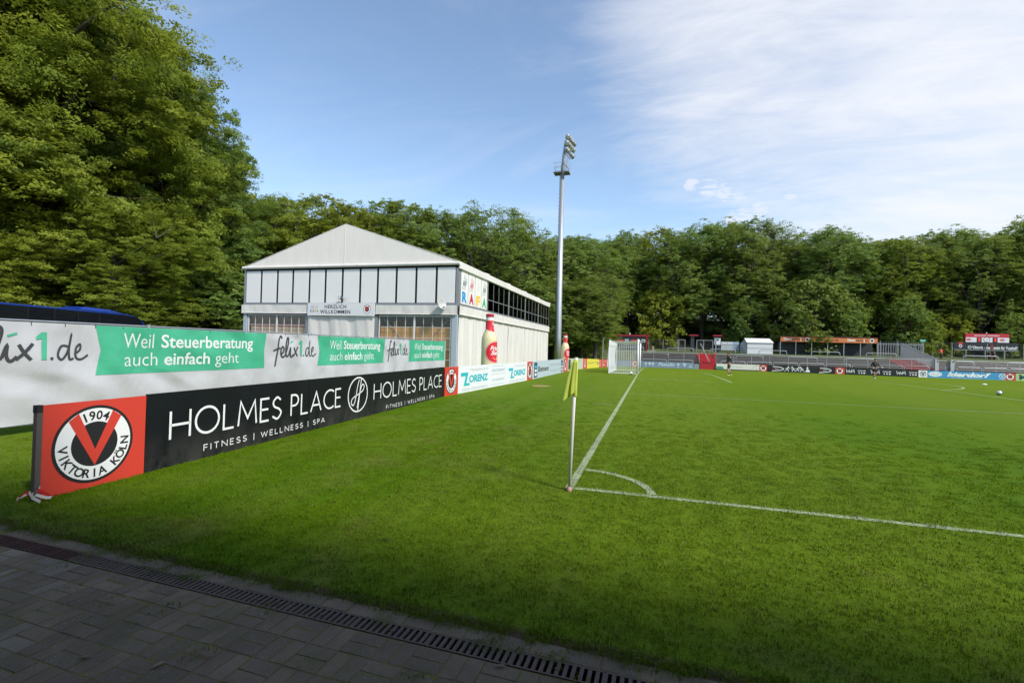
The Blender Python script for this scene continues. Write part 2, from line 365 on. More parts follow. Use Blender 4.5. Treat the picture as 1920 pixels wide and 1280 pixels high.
def mat_floor():
    m, nt, out = newmat('woodland_floor'); pos = nt.nodes.new('ShaderNodeNewGeometry').outputs['Position']
    a = nz(nt, pos, .5, 5, .65); c = mixc(nt, ramp(nt, a, .4, .62), (.045, .060, .016), (.075, .055, .032))
    f = nz(nt, pos, 6, 5, .7); c = mixc(nt, ramp(nt, f, .45, .7, 0, .5), c, (.10, .09, .05))
    b = nt.nodes.new('ShaderNodeBsdfPrincipled'); b.inputs['Roughness'].default_value = .95; lk(nt, c, b.inputs['Base Color']); lk(nt, b.outputs[0], out.inputs[0])
    bp = nt.nodes.new('ShaderNodeBump'); bp.inputs['Strength'].default_value = .8; bp.inputs['Distance'].default_value = .1; lk(nt, nz(nt, pos, 3, 6, .7), bp.inputs['Height']); lk(nt, bp.outputs[0], b.inputs['Normal'])
    return m
M_FLOOR = mat_floor()
# wide ground carrying on to the horizon, woodland bank behind the terrace
xs = np.concatenate([np.linspace(-900, -60, 12), np.linspace(-55, 110, 45), np.linspace(120, 900, 12)])
ys = np.concatenate([np.linspace(-400, -20, 8), np.linspace(-15, 70, 15), [74.6, 74.8, 76, 78, 80, 82, 84, 87, 90], np.linspace(95, 300, 25), [400, 600, 900]])
sheet('ground', xs, ys, lambda X, Yv: zg(X, Yv)-.14, M_FLOOR, 'bare ground and woodland floor round the stadium')
def mat_bank():
    m, nt, out = newmat('rough_grass'); pos = nt.nodes.new('ShaderNodeNewGeometry').outputs['Position']
    a = nz(nt, pos, .9, 6, .7); c = mixc(nt, ramp(nt, a, .38, .62), (.055, .085, .018), (.11, .125, .035))
    f = nz(nt, pos, 4, 5, .7); c = mixc(nt, ramp(nt, f, .5, .7, 0, .6), c, (.07, .05, .03))
    b = nt.nodes.new('ShaderNodeBsdfPrincipled'); b.inputs['Roughness'].default_value = .9; lk(nt, c, b.inputs['Base Color']); lk(nt, b.outputs[0], out.inputs[0])
    bp = nt.nodes.new('ShaderNodeBump'); bp.inputs['Strength'].default_value = 1; bp.inputs['Distance'].default_value = .12; lk(nt, nz(nt, pos, 5, 6, .75), bp.inputs['Height']); lk(nt, bp.outputs[0], b.inputs['Normal'])
    return m
M_BANK = mat_bank()
sheet('grass_bank', np.linspace(-60, 110, 120), np.array([74.72, 75, 76, 78, 80, 82, 84, 86, 88, 90, 92, 95]), lambda X, Yv: zg(X, Yv)-.03+np.where(Yv > 80, .12*np.sin(X*.7)*np.sin(Yv), 0), M_BANK, 'rough grass bank behind the far railing')
# markings: sheets 4 mm above the turf following its height
def strip_line(p0, p1, w, mb, n=40):
    p0 = np.array(p0, float); p1 = np.array(p1, float); d = (p1-p0)/np.linalg.norm(p1-p0); nn = np.array([-d[1], d[0]])*w/2; vs = []
    for i in range(n+1):
        p = p0+(p1-p0)*i/n
        for s_ in (-1, 1): q = p+nn*s_; vs.append((q[0], q[1], float(zg(q[0], q[1]))+.004))
    mb.add(vs, [(2*i, 2*i+2, 2*i+3, 2*i+1) for i in range(n)])
def arc_line(c, r_, a0, a1, w, mb, n=40, dz=.004):
    vs = []
    for i in range(n+1):
        a = math.radians(a0+(a1-a0)*i/n)
        for q in (r_-w/2, r_+w/2): x, y = c[0]+q*math.cos(a), c[1]+q*math.sin(a); vs.append((x, y, float(zg(x, y))+dz))
    mb.add(vs, [(2*i, 2*i+1, 2*i+3, 2*i+2) for i in range(n)])
def marking(name, f):
    mb = MB(); f(mb); o = mb.build(name, M_MARK); o['kind'] = 'structure'; return o
for o_ in [bpy.data.objects['pitch']]:
    for v_ in o_.data.vertices:
        if v_.co.y < -3.0: v_.co.y = -3.30-.028*(v_.co.x+1.85)+.192
marking('goal_line', lambda m: strip_line((0, -.05), (0, 68.05), .10, m))
marking('touchline', lambda m: strip_line((.065, 0), (88, 0), .09, m))
marking('far_touchline', lambda m: strip_line((.065, 68), (88, 68), .12, m))
marking('corner_arc', lambda m: arc_line((0, 0), .97, 4, 86, .10, m))
def pbox(m):
    strip_line((.065, 13.84), (16.5, 13.84), .07, m); strip_line((.065, 54.16), (16.5, 54.16), .1, m); strip_line((16.5, 13.9), (16.5, 54.1), .11, m)
marking('penalty_area_line', pbox)
marking('penalty_arc', lambda m: arc_line((11, 34), 9.15, -52.8, 52.8, .12, m))
def gbox(m):
    strip_line((.065, 24.84), (5.5, 24.84), .1, m); strip_line((.065, 43.16), (5.5, 43.16), .1, m); strip_line((5.5, 24.9), (5.5, 43.1), .12, m)
marking('goal_area_line', gbox)
marking('distance_mark', lambda m: strip_line((-.85, 9.54), (-.22, 9.56), .07, m, 2))
def mat_sand():
    m, nt, out = newmat('bare_sand'); pos = nt.nodes.new('ShaderNodeNewGeometry').outputs['Position']; c = mixc(nt, ramp(nt, nz(nt, pos, 6, 4, .7), .4, .65), (.40, .23, .10), (.16, .18, .03))
    b = nt.nodes.new('ShaderNodeBsdfPrincipled'); b.inputs['Roughness'].default_value = .95; lk(nt, c, b.inputs['Base Color']); lk(nt, b.outputs[0], out.inputs[0]); return m
sp = onG(1015, 723.5); mbs = MB(); mbs.add([(sp.x+.42*(1+.15*math.sin(5*a))*math.cos(a), sp.y+.5*(1+.12*math.sin(3*a+1))*math.sin(a), .006) for a in np.linspace(0, 6.28, 26)[:-1]], [tuple(range(25))])
tag(mbs.build('sand_patch', mat_sand()), None, None, None, 'structure')
# grass blades near the camera: one stuff object, instanced tufts
def tuft_mesh():
    n = 46; vs = []; fs = []; tint = []
    for i in range(n):
        r_ = .085*math.sqrt(random.random()); a = random.random()*6.283; x, y = r_*math.cos(a), r_*math.sin(a)
        h = random.uniform(.012, .028); w = random.uniform(.0014, .0025); b = random.random()*6.283; l = random.uniform(.2, .9)*h
        dx, dy = math.cos(b), math.sin(b); px, py = -dy*w, dx*w; k = len(vs)
        vs += [(x-px, y-py, -.004), (x+px, y+py, -.004), (x+dx*l*.35+px*.75, y+dy*l*.35+py*.75, h*.62), (x+dx*l*.35-px*.75, y+dy*l*.35-py*.75, h*.62), (x+dx*l, y+dy*l, h)]
        fs += [(k, k+1, k+2, k+3), (k+3, k+2, k+4)]; t = random.random(); tint += [t, t]
    me = bpy.data.meshes.new('tuft'); me.from_pydata(vs, [], fs); me.materials.append(M_BLADE)
    at = me.attributes.new('tint', 'FLOAT', 'FACE'); at.data.foreach_set('value', tint); return bpy.data.objects.new('tuft', me)
def scatter(name, pts, inst, smin, smax, label):
    me = bpy.data.meshes.new(name); me.from_pydata(pts, [], []); o = bpy.data.objects.new(name, me); COL.objects.link(o)
    ng = bpy.data.node_groups.new(name, 'GeometryNodeTree'); ng.interface.new_socket('Geometry', in_out='INPUT', socket_type='NodeSocketGeometry'); ng.interface.new_socket('Geometry', in_out='OUTPUT', socket_type='NodeSocketGeometry')
    gi = ng.nodes.new('NodeGroupInput'); go = ng.nodes.new('NodeGroupOutput'); ip = ng.nodes.new('GeometryNodeInstanceOnPoints'); oi = ng.nodes.new('GeometryNodeObjectInfo'); oi.inputs['Object'].default_value = inst
    mp = ng.nodes.new('GeometryNodeMeshToPoints'); ng.links.new(gi.outputs[0], mp.inputs[0]); ng.links.new(mp.outputs[0], ip.inputs['Points']); ng.links.new(oi.outputs['Geometry'], ip.inputs['Instance'])
    r1 = ng.nodes.new('FunctionNodeRandomValue'); r1.data_type = 'FLOAT_VECTOR'; r1.inputs[0].default_value = (-.08, -.08, 0); r1.inputs[1].default_value = (.08, .08, 6.283); ng.links.new(r1.outputs[0], ip.inputs['Rotation'])
    r2 = ng.nodes.new('FunctionNodeRandomValue'); r2.data_type = 'FLOAT'; r2.inputs[2].default_value = smin; r2.inputs[3].default_value = smax; r2.inputs['Seed'].default_value = 3; ng.links.new(r2.outputs[1], ip.inputs['Scale'])
    ng.links.new(ip.outputs[0], go.inputs[0]); md = o.modifiers.new('scatter', 'NODES'); md.node_group = ng
    return tag(o, label, None, None, 'stuff')
TUFT = tuft_mesh()
def grass_points():
    pts = []; st = .105
    for gx in np.arange(-9, 11, st):
        for gy in np.arange(-3.3, 14, st):
            x = gx+random.uniform(-.06, .06); y = gy+random.uniform(-.06, .06)
            d = math.hypot(x-CAM[0], y-CAM[1])
            if d > 18 or random.random() > min(1, max(0, (18.5-d)/13))**2: continue
            v = np.array([x, y, 0])-CAM; zz = v@AF
            if zz < .5: continue
            if abs(v@AR)/zz > 1.16 or -(v@AU)/zz > .80: continue
            e = drain_y(x)+.24+.03*math.sin(x*3.1)+.02*math.sin(x*9+1)
            if y < e: continue
            pts.append((x, y, 0.))
    return pts
GP = grass_points(); print('grass tufts', len(GP))
scatter('grass', GP, TUFT, .8, 1.35, 'short mown grass blades of the pitch nearest the camera')
# ---- paving, edging, channel drain
def mat_paver(name, base, moss):
    m, nt, out = newmat(name); oi = nt.nodes.new('ShaderNodeObjectInfo').outputs['Random']; pos = nt.nodes.new('ShaderNodeNewGeometry').outputs['Position']
    c = mixc(nt, oi, tuple(v*.8 for v in base), tuple(v*1.25 for v in base))
    a = nz(nt, pos, 3, 5, .65); c = mixc(nt, ramp(nt, a, .38, .66, 0, .6), c, tuple(v*.5 for v in base))
    g = nt.nodes.new('ShaderNodeTexVoronoi'); g.inputs['Scale'].default_value = 130; lk(nt, pos, g.inputs['Vector'])
    gm = mth(nt, 'MULTIPLY', ramp(nt, g.outputs['Distance'], .30, .12), ramp(nt, nz(nt, pos, 5, 3), .42, .55))
    c = mixc(nt, mth(nt, 'MULTIPLY', gm, .8), c, (.34, .31, .27))
    g2 = nz(nt, pos, 220, 3, .8); c = mixc(nt, ramp(nt, g2, .5, .75, 0, .5), c, (.11, .105, .10))
    c = mixc(nt, ramp(nt, nz(nt, pos, 2.2, 5, .7), .46, .66, 0, moss), c, (.085, .075, .02))
    b = nt.nodes.new('ShaderNodeBsdfPrincipled'); b.inputs['Roughness'].default_value = .88; lk(nt, c, b.inputs['Base Color']); lk(nt, b.outputs[0], out.inputs[0])
    bp = nt.nodes.new('ShaderNodeBump'); bp.inputs['Strength'].default_value = .7; bp.inputs['Distance'].default_value = .004; lk(nt, g2, bp.inputs['Height']); lk(nt, bp.outputs[0], b.inputs['Normal']); return m
M_PAV = mat_paver('paver_stone', (.150, .108, .070), .45); M_PAVL = mat_paver('paver_stone_light', (.20, .165, .12), .1)
def mat_joint():
    m, nt, out = newmat('mossy_joint'); pos = nt.nodes.new('ShaderNodeNewGeometry').outputs['Position']
    a = nz(nt, pos, 5, 5, .7); c = mixc(nt, ramp(nt, a, .38, .6), (.115, .080, .042), (.150, .135, .020)); c = mixc(nt, ramp(nt, nz(nt, pos, 60, 3, .7), .5, .75, 0, .6), c, (.16, .10, .06))
    b = nt.nodes.new('ShaderNodeBsdfPrincipled'); b.inputs['Roughness'].default_value = 1; lk(nt, c, b.inputs['Base Color']); lk(nt, b.outputs[0], out.inputs[0])
    bp = nt.nodes.new('ShaderNodeBump'); bp.inputs['Strength'].default_value = 1; bp.inputs['Distance'].default_value = .01; lk(nt, nz(nt, pos, 80, 4, .8), bp.inputs['Height']); lk(nt, bp.outputs[0], b.inputs['Normal']); return m
M_JOINT = mat_joint()
def pave_base():
    mb = MB(); xs_ = np.linspace(-14, 12, 14)
    for lo, hi in ((None, -.067), (.067, None)):
        vs = []
        for x in xs_:
            c0 = drain_y(x); vs += [(x, -9. if lo is None else c0+lo, -.0018), (x, c0+hi if hi is not None else c0+.21, -.0018)]
        n0 = len(xs_); mb.add(vs, [(2*i, 2*i+2, 2*i+3, 2*i+1) for i in range(n0-1)])
    o = mb.build('pavement', M_JOINT); return tag(o, 'dark block paving along the pitch edge', None, None, 'structure')
pave = pave_base()
def paver_mesh(L_, W_, seed):
    r_ = random.Random(seed); mb = MB(); j = lambda: r_.uniform(-.002, .002); e = .006
    pts = []
    for (sx, sy) in ((-1, -1), (1, -1), (1, 1), (-1, 1)): pts.append((sx*L_/2+j(), sy*W_/2+j()))
    vs = [(x, y, -.03) for x, y in pts]+[(x, y, -.0015) for x, y in pts]+[(x*(1-e/L_), y*(1-e/W_), r_.uniform(-.0015, .0015)) for x, y in pts]
    fs = [(8, 9, 10, 11)]+[(k*4+i, k*4+(i+1) % 4, k*4+4+(i+1) % 4, k*4+4+i) for k in range(2) for i in range(4)]
    mb.add(vs, fs); me = bpy.data.meshes.new('paver'); me.from_pydata(mb.v, [], mb.f); me.materials.append(M_PAV); return me
PM = [paver_mesh(.192, .092, i) for i in range(6)]; PS = [paver_mesh(.192, .118, 20+i) for i in range(4)]
PML = []
for me in PM[:3]: c_ = me.copy(); c_.materials[0] = M_PAVL; PML.append(c_)
def lay(me, x, y, rz, z=0.):
    o = bpy.data.objects.new('paver', me); COL.objects.link(o); o.parent = pave; o.location = (x, y, z+random.uniform(-.0012, .0014)); o.rotation_euler = (random.uniform(-.006, .006), random.uniform(-.006, .006), rz+random.uniform(-.008, .008))
def seen(x, y, mg=.16):
    v = np.array([x, y, 0])-CAM; zz = v@AF
    return zz > .3 and abs(v@AR)/zz < 1.06+mg and -(v@AU)/zz < .705+mg
SL = -.028
for i in range(60):
    x = -7+i*.2; y = drain_y(x)+.067+.063+.004
    if seen(x, y): lay(random.choice(PS), x, y, SL)
npv = 0
for i in range(-2, 50):
    for j in range(18):
        cx_ = -7.2+i*.2; cy_ = drain_y(cx_)-.067-.104-j*.2
        if not seen(cx_, cy_, .22): continue
        for q in (-.05, .05):
            light = (-4.3 < cx_ < -2.85 and j < 2 and math.sin(i*2.3+j*1.7+q*9) > -.1) or (-3.5 < cx_ < -2.3 and 2 < j < 5 and math.sin(i*3.1+j+q*30) > .1)
            me = random.choice(PML if light else PM)
            if (i+j) % 2: lay(me, cx_, cy_+q, SL)
            else: lay(me, cx_+q, cy_, SL+math.pi/2)
            npv += 1
print('pavers', npv)
M_IRON = surf('cast_iron', (.075, .062, .058), .7, .35, .6, 8, .5, 120, (.16, .085, .05)); M_RUST = surf('rusted_steel', (.12, .055, .045), .75, .2, .5, 10, .3, 90, (.05, .03, .03)); M_DARK = surf('dark_void', (.006, .006, .006), .9, dirt=0)
def grate(cross, L_=.5, W_=.128):
    mb = MB(); t = .018
    if cross:
        mb.box((0, -W_/2, -t), (L_-.004, -W_/2+.012, 0)); mb.box((0, W_/2-.012, -t), (L_-.004, W_/2, 0))
        n = 12; p = L_/n
        mb.tube([(6*p+.003, 0, -.012), (6*p+.003, 0, .0015)], .014, 10)
        for k in range(n):
            mb.box((k*p-.008, -W_/2+.012, -t), (k*p+.013, W_/2-.012, -.0006))
        mb.box((0, -W_/2+.012, -t), (.010, W_/2-.012, -.0003)); mb.box((L_-.014, -W_/2+.012, -t), (L_-.004, W_/2-.012, -.0003))
    else:
        for k in range(7): y = -W_/2+.004+k*(W_-.012)/6; mb.box((0, y, -t), (L_-.004, y+.006, 0))
        for k in range(3): mb.box((.02+k*.22, -W_/2+.006, -t+.003), (.03+k*.22, W_/2-.006, -.003))
    return mb
drain = thing('channel_drain', 'long channel drain with slotted iron grates set in the paving along the grass', 'drain', (0, 0, 0))
ch = MB(); x0, x1 = -8, 6; nrm = .067
for s_ in (1,):
    a0, a1 = drain_y(x0), drain_y(x1)
    ch.add([(x0, a0-nrm, -.10), (x1, a1-nrm, -.10), (x1, a1+nrm, -.10), (x0, a0+nrm, -.10)], [(0, 1, 2, 3)])
    for sg in (-1, 1): ch.add([(x0, a0+sg*nrm, -.10), (x1, a1+sg*nrm, -.10), (x1, a1+sg*nrm, -.001), (x0, a0+sg*nrm, -.001)], [(0, 1, 2, 3)])
ch.build('channel', M_DARK, drain)
gm = {True: None, False: None}
for k in range(-16, 12):
    x = -3.27+k*.5; cross = k >= 0
    if gm[cross] is None:
        g0 = grate(cross).build('grate', M_IRON if cross else M_RUST, drain); gm[cross] = g0; o = g0
    else: o = gm[cross].copy(); COL.objects.link(o); o.parent = drain
    o.location = (x, drain_y(x), .003); o.rotation_euler = (0, 0, SL)
    if not cross: o['label'] = 'rusty grate with long bars'

# ragged edge of the turf and weeds in the joints
wp = []
for i in range(340):
    x = random.uniform(-5.2, 1.8); wp.append((x, drain_y(x)+random.gauss(.228, .016)+.02*math.sin(x*5), .0))
for i in range(150):
    x = random.uniform(-5.2, 1.8); k = math.sin(x*7.1)+math.sin(x*2.3+1)
    if k > .5: wp.append((x, drain_y(x)+random.gauss(.073, .008), -.004))
for i in range(60):
    x = -5+.2*random.randint(0, 32)+random.uniform(-.01, .01); y = drain_y(x)-.07-random.uniform(0, 1.1)
    if math.sin(x*3.3)*math.sin(y*9) > .1: wp.append((x, y, -.006))
scatter('edge_weeds', wp, TUFT, .5, 1.25, 'ragged turf edge and small weeds in the paving joints')

def pebble():
    mb = MB(); mb.lathe([(.0004, 0), (.0022, .0006), (.0026, .0016), (.0014, .0028), (.0003, .003)], 6)
    me = bpy.data.meshes.new('pebble'); me.from_pydata(mb.v, [], mb.f); me.materials.append(surf('pebble_pale', (.42, .36, .30), .8, dirt=.5, dscale=40)); return bpy.data.objects.new('pebble', me)
gp = []
for i in range(5200):
    x = random.uniform(-5, 1.6); y = drain_y(x)+random.uniform(-1.2, .19)
    if abs(y-drain_y(x)) < .068: continue
    k = math.sin(x*2.1+1)*math.sin(y*4.2+x)+.35*math.sin(x*9+y*7)
    if k > random.uniform(-.5, .9) or y > drain_y(x): gp.append((x, y, .0005))
scatter('grit', gp, pebble(), .35, 1.15, 'pale grit scattered on the dark paving')
# ---------------------------------------------------------------- perimeter boards
RED = (.61, .048, .028); INKS = {}
M_RED = surf('board_red', RED, .45, dirt=.10, dscale=2); M_WHT = surf('board_white', (.74, .75, .76), .45, dirt=.12, dscale=2, dirtcol=(.5, .5, .48))
M_BLK = surf('board_black', (.007, .008, .010), .4, dirt=.35, dscale=1.1, dirtcol=(.05, .05, .048)); M_INKB = ink('ink_black', (.012, .012, .013)); M_INKW = ink('ink_white', (.80, .80, .78))
M_STEEL = surf('galvanised_steel', (.42, .44, .46), .45, .55, .3, 6); M_STEELD = surf('weathered_post', (.10, .085, .075), .7, .1, .5, 4)
M_CREAM = ink('ink_cream', (.72, .66, .55))
def dirty_black():
    """black board face with splashed mud along its foot"""
    m, nt, out = newmat('board_black_muddy'); tc = nt.nodes.new('ShaderNodeTexCoord').outputs['Object']; sep = nt.nodes.new('ShaderNodeSeparateXYZ'); lk(nt, tc, sep.inputs[0])
    n = nz(nt, tc, 2.2, 6, .7, .3, (1, 1, .6)); h = ramp(nt, sep.outputs[2], .50, .0)
    f = mth(nt, 'MULTIPLY', mth(nt, 'MULTIPLY', h, ramp(nt, n, .36, .6)), .5)
    c = mixc(nt, f, (.005, .006, .008), (.075, .07, .06)); sc = nz(nt, tc, 3, 8, .8, 3, (.4, 1, 6)); c = mixc(nt, ramp(nt, sc, .68, .74, 0, .2), c, (.2, .2, .2))
    b = nt.nodes.new('ShaderNodeBsdfPrincipled'); lk(nt, c, b.inputs['Base Color']); b.inputs['Specular IOR Level'].default_value = .3; lk(nt, ramp(nt, n, .3, .7, .35, .6), b.inputs['Roughness']); lk(nt, b.outputs[0], out.inputs[0]); return m
M_BLKM = dirty_black()
def board(A, B, name, label, mat, h=.97, th=.022, group=None, posts=True, z0=None, z1=None, cat='advertising board'):
    """an upright board from A to B (left to right as seen from the pitch); its face looks along local -y"""
    A = Vector((A[0], A[1], 0)); B = Vector((B[0], B[1], 0)); d = B-A; L_ = d.length
    za = float(zg(A.x, min(A.y, 74.6))) if z0 is None else z0; zb = float(zg(B.x, min(B.y, 74.6))) if z1 is None else z1
    t = thing(name, label, cat, (A.x, A.y, za), math.atan2(d.y, d.x), group)
    mb = MB(); mb.add([(0, 0, 0-.03), (L_-.004, 0, zb-za-.03), (L_-.004, 0, h+zb-za), (0, 0, h), (0, th, -.03), (L_-.004, th, zb-za-.03), (L_-.004, th, h+zb-za), (0, th, h)],
                      [(0, 1, 2, 3), (4, 7, 6, 5), (0, 3, 7, 4), (1, 5, 6, 2), (3, 2, 6, 7), (0, 4, 5, 1)])
    mb.build('panel', mat, t)
    if posts:
        for k in range(max(2, int(L_/1.6)+1)):
            n_ = max(1, int(L_/1.6)); x = .04+(L_-.1)*k/n_; p = MB().box((x, th+.002, -.05), (x+.045, th+.05, h-.03+(zb-za)*x/L_)).build('post', M_STEELD, t)
            if k >= n_: break
    t['_l'] = L_; return t
def curved(mb, s, c, r, a0, a1, hgt, y, flip, mi, bold=.02):
    n = len(s)
    for i, ch in enumerate(s):
        if ch == ' ': continue
        a = math.radians(a0+(a1-a0)*(i/(n-1) if n > 1 else .5)); co, fs = glyphs(ch, bold); lo = co.min(0); hi = co.max(0)
        cc = (lo+hi)/2; k = hgt/.73; rot = a-math.pi/2 if not flip else a+math.pi/2
        ca, sa = math.cos(rot), math.sin(rot); px, pz = c[0]+r*math.cos(a), c[1]+r*math.sin(a)
        cz = .365 if ch != 'Ö' else .365
        mb.add([(px+((q[0]-cc[0])*ca-(q[1]-cz)*sa)*k, y, pz+((q[0]-cc[0])*sa+(q[1]-cz)*ca)*k) for q in co], fs, mi)
def emblem(t, c, r, asp=1., text=True, y=-.003, mats=None):
    """round club badge: black rim, white band, black heart, red V"""
    mb = MB(); n = 56 if text else 26
    mb.disc(c, r, y, n, 0, r*asp); mb.disc(c, r*.925, y-.0015, n, 1, r*.925*asp); mb.disc(c, r*.575, y-.003, n, 0, r*.575*asp)
    V = lambda pts: [(c[0]+p[0]*r*asp, c[1]+p[1]*r) for p in pts]
    mb.flat(V([(0, -.56), (.0, -.14), (-.42, .825), (-.65, .655)]), y-.0045, 2); mb.flat(V([(0, -.56), (.65, .655), (.42, .825), (.0, -.14)]), y-.0045, 2)
    if text:
        curved(mb, '1904', c, r*.75, 111, 70, r*.235, y-.0035, False, 0, .022)
        curved(mb, 'VIKTORIA KÖLN', c, r*.755, 183, 358, r*.225, y-.0035, True, 0, .022)
    return mb.build('badge', mats or [M_INKB, M_INKW, M_RED], t)
PB = [Vector((-5.08, -2.43, 0)), Vector((-5.72, 9.2, 0))]
def onP(u, A=PB[0], B=PB[1]): d = (B-A).normalized(); return A+d*u
def badge_board(A, B, label, text=True, mat=None, h=.97, asp=1., **k):
    t = board(A, B, 'club_board', label, mat or M_RED, h, **k); L_ = t['_l']; a = .9*L_/h if L_ < h else 1.
    emblem(t, (L_/2*(.93 if L_ > 1.05 else 1), h*.5), h*.445, min(1., L_/h*.97), text); return t
b0 = badge_board(onP(-.04), onP(1.07), 'large red club badge board standing nearest the camera at the left end', group=None)
mb = MB().box((-.055, -.004, -.02), (-.004, .045, .97)); mb.build('end_post', M_STEELD, b0); MB().box((-.058, -.006, .90), (-.003, .05, .975)).build('post_cap', M_INKB, b0)
def holmes(u0, u1, label, letters, small, circle, cream=False):
    t = board(onP(u0), onP(u1), 'black_board', label, M_BLKM, .985)
    mb = MB()
    for cu, lines in letters:
        if u0 <= cu < u1:
            mb = MB()
            for l in lines: mb.stroke([(p[0]-u0, p[1]) for p in l], .034, -.004, 0)
            mb.build('letter', M_INKW, t)
    for cu, lines in small:
        if u0 <= cu < u1:
            mb = MB()
            for l in lines: mb.stroke([(p[0]-u0, p[1]) for p in l], .013, -.004, 0)
            mb.build('small_letter', M_INKW, t)
    if circle:
        c = (6.06-u0, .545); m2 = MB(); m2.ring(c, .365, .395, -.004, 56, 0, 1.06)
        m2.stroke([(c[0]-.02+.14, c[1]+.34), (c[0]-.0, c[1]-.36)][::1], .03, -.0045)
        m2.stroke([(c[0]-.08, c[1]+.30), (c[0]-.17, c[1]-.02)], .001, -.0045)
        m2.stroke([(p[0]+c[0], p[1]+c[1]) for p in smoothcurve([(.03, .33), (-.04, .16), (-.10, -.08), (-.18, -.22), (-.27, -.18), (-.25, -.09), (-.12, -.03), (.05, .02), (.20, .08), (.25, .17), (.18, .22), (.10, .12), (.03, -.08), (-.03, -.3)], 5)], .026, -.005)
        m2.build('round_logo', M_INKW, t)
    return t
LET1 = caps('HOLMES PLACE', 1.41, 5.37, .36, .37, .22, .42); SM1 = caps('FITNESS  |  WELLNESS  |  SPA', 1.95, 4.82, .105, .085, .42, .35)
LET2 = caps('HOLMES PLACE', 6.78, 11.22, .36, .37, .22, .42); SM2 = caps('FITNESS  |  WELLNESS  |  SPA', 7.42, 10.62, .06, .085, .42, .35)
holmes(1.075, 4.31, 'black board with thin white capitals right of the nearest red badge board', LET1, SM1, False)
holmes(4.315, 6.62, 'black board with circled monogram between two wider black boards', LET1, SM1, True)
holmes(6.625, 11.47, 'long black board ending at the second red badge board', LET2, SM2, False)
QA, QB = Vector((-5.69, 9.06, 0)), Vector((-5.25, 19.8, 0))
def onQ(u): return QA+(QB-QA).normalized()*u
badge_board(onQ(-.02), onQ(1.03), 'red club badge board between the black and the turquoise lettered boards', True)
M_TEAL = ink('ink_turquoise', (.02, .42, .46)); M_GREYI = ink('ink_grey', (.36, .37, .38)); M_BLUEI = ink('ink_slate_blue', (.30, .40, .50))
def zorenz(u0, u1, label, zx, full):
    t = board(onQ(u0), onQ(u1), 'white_board', label, M_WHT, .97); mb = MB(); o = u0
    z0_, z1_ = zx; w = z1_-z0_
    # big Z, then ORENZ
    mb.flat([(z0_-o, .73), (z0_-o, .60), (z0_+.16*w-o, .60), (z0_+.10*w-o, .24), (z0_+.30*w-o, .24), (z0_+.30*w-o, .33), (z0_+.19*w-o, .33), (z0_+.25*w-o, .73)], -.004)
    put(mb, 'ORENZ', z0_+.28*w-o, z1_-o, .33, .62, -.004, .045); mb.build('lettering', M_TEAL, t)
    g = MB(); put(g, 'TRANSPORTE', z0_+.3*w-o, z1_-o, .76, .85, -.004, -.005, space=1.3); g.build('small_lettering', M_GREYI, t); g = MB()
    put(g, 'KÖLN-GROSSMARKT', z0_+.06*w-o, z1_-o, .06, .17, -.004, -.005, space=1.2); g.build('small_lettering', M_GREYI, t)
    if full:
        g = MB(); a, b = 4.4-o, 6.1-o
        for z in (.88, .53, .10): g.box((a-.1, -.005, z), (b, -.003, z+.012))
        g.build('ruled_lines', M_BLUEI, t); g = MB(); put(g, 'FRISCHDIENST', a, b, .64, .76, -.004); g.build('side_lettering', M_BLUEI, t); g = MB(); put(g, 'KÜHLDIENST', a+.05, b-.1, .25, .37, -.004); g.build('side_lettering', M_BLUEI, t)
    return t
zorenz(1.035, 6.25, 'white board with turquoise lettering, nearer of two such boards', (1.25, 3.95), True)
zorenz(6.255, 9.6, 'shorter white turquoise lettered board farther along, before the third badge board', (6.6, 9.3), False)
badge_board(onQ(9.61), onQ(10.62), 'red club badge board right of the turquoise lettered boards', True)
# boards going away along the goal line: pixel of the foot at either end
E3 = onQ(10.64)
def foot(px, py): p = onG(px, py); return Vector((p.x, p.y, 0))
P1 = foot(1056, 697.5); M_LGREY = surf('board_pale_blue', (.44, .52, .56), .45, dirt=.1, dscale=2); M_NOTICE = surf('notice_white', (.58, .60, .60), .5, dirt=.1); M_NAVY = ink('ink_navy', (.012, .07, .13)); M_LBL = ink('ink_sky', (.05, .42, .60))
t = board(E3, P1, 'pale_board', 'pale blue-grey board with dark squares logo behind the third red badge board', M_LGREY); L_ = t['_l']
def square_logo(t, u, w):
    g = MB().box((u, -.004, .06), (u+w, -.002, .90)); g.build('logo_bar', M_NAVY, t)
    g = MB().box((u+w*.22, -.006, .60), (u+w*.78, -.0045, .72)); g.build('logo_square', M_LBL, t)
    for z in (.38, .16): MB().box((u+w*.22, -.006, z), (u+w*.78, -.0045, z+.13)).build('logo_square', M_INKW, t)
square_logo(t, .35, .75)
g = MB(); put(g, 'Bietmann', 1.35, L_*.45, .34, .66, -.004, .015); g.build('lettering', M_INKB, t)
g = MB(); put(g, 'Elektrotechnik', L_*.50, L_*.86, .58, .74, -.004); g.build('small_lettering', M_GREYI, t); g = MB(); put(g, 'Gebäudetechnik', L_*.50, L_*.86, .22, .36, -.004); g.build('small_lettering', M_GREYI, t); square_logo(t, L_*.90, L_*.07)
M_YEL = surf('board_yellow', (.70, .62, .06), .45, dirt=.08); M_PALEG = surf('board_pale_green', (.50, .55, .42), .45, dirt=.1); M_GRN = ink('ink_green', (.16, .38, .05)); M_REDI = ink('ink_red', (.60, .03, .03)); M_DGI = ink('ink_dark_grey', (.05, .06, .06))
feet = [1056, 1064, 1093, 1100.5, 1123, 1127, 1138, 1153]; fy = [697.5, 695.6, 691.2, 690.6, 688.6, 688.3, 687.8, 687.3]; FT = [foot(a, b) for a, b in zip(feet, fy)]
badge_board(FT[0], FT[1], 'narrow red badge board behind the nearer end of the row of small boards', False)
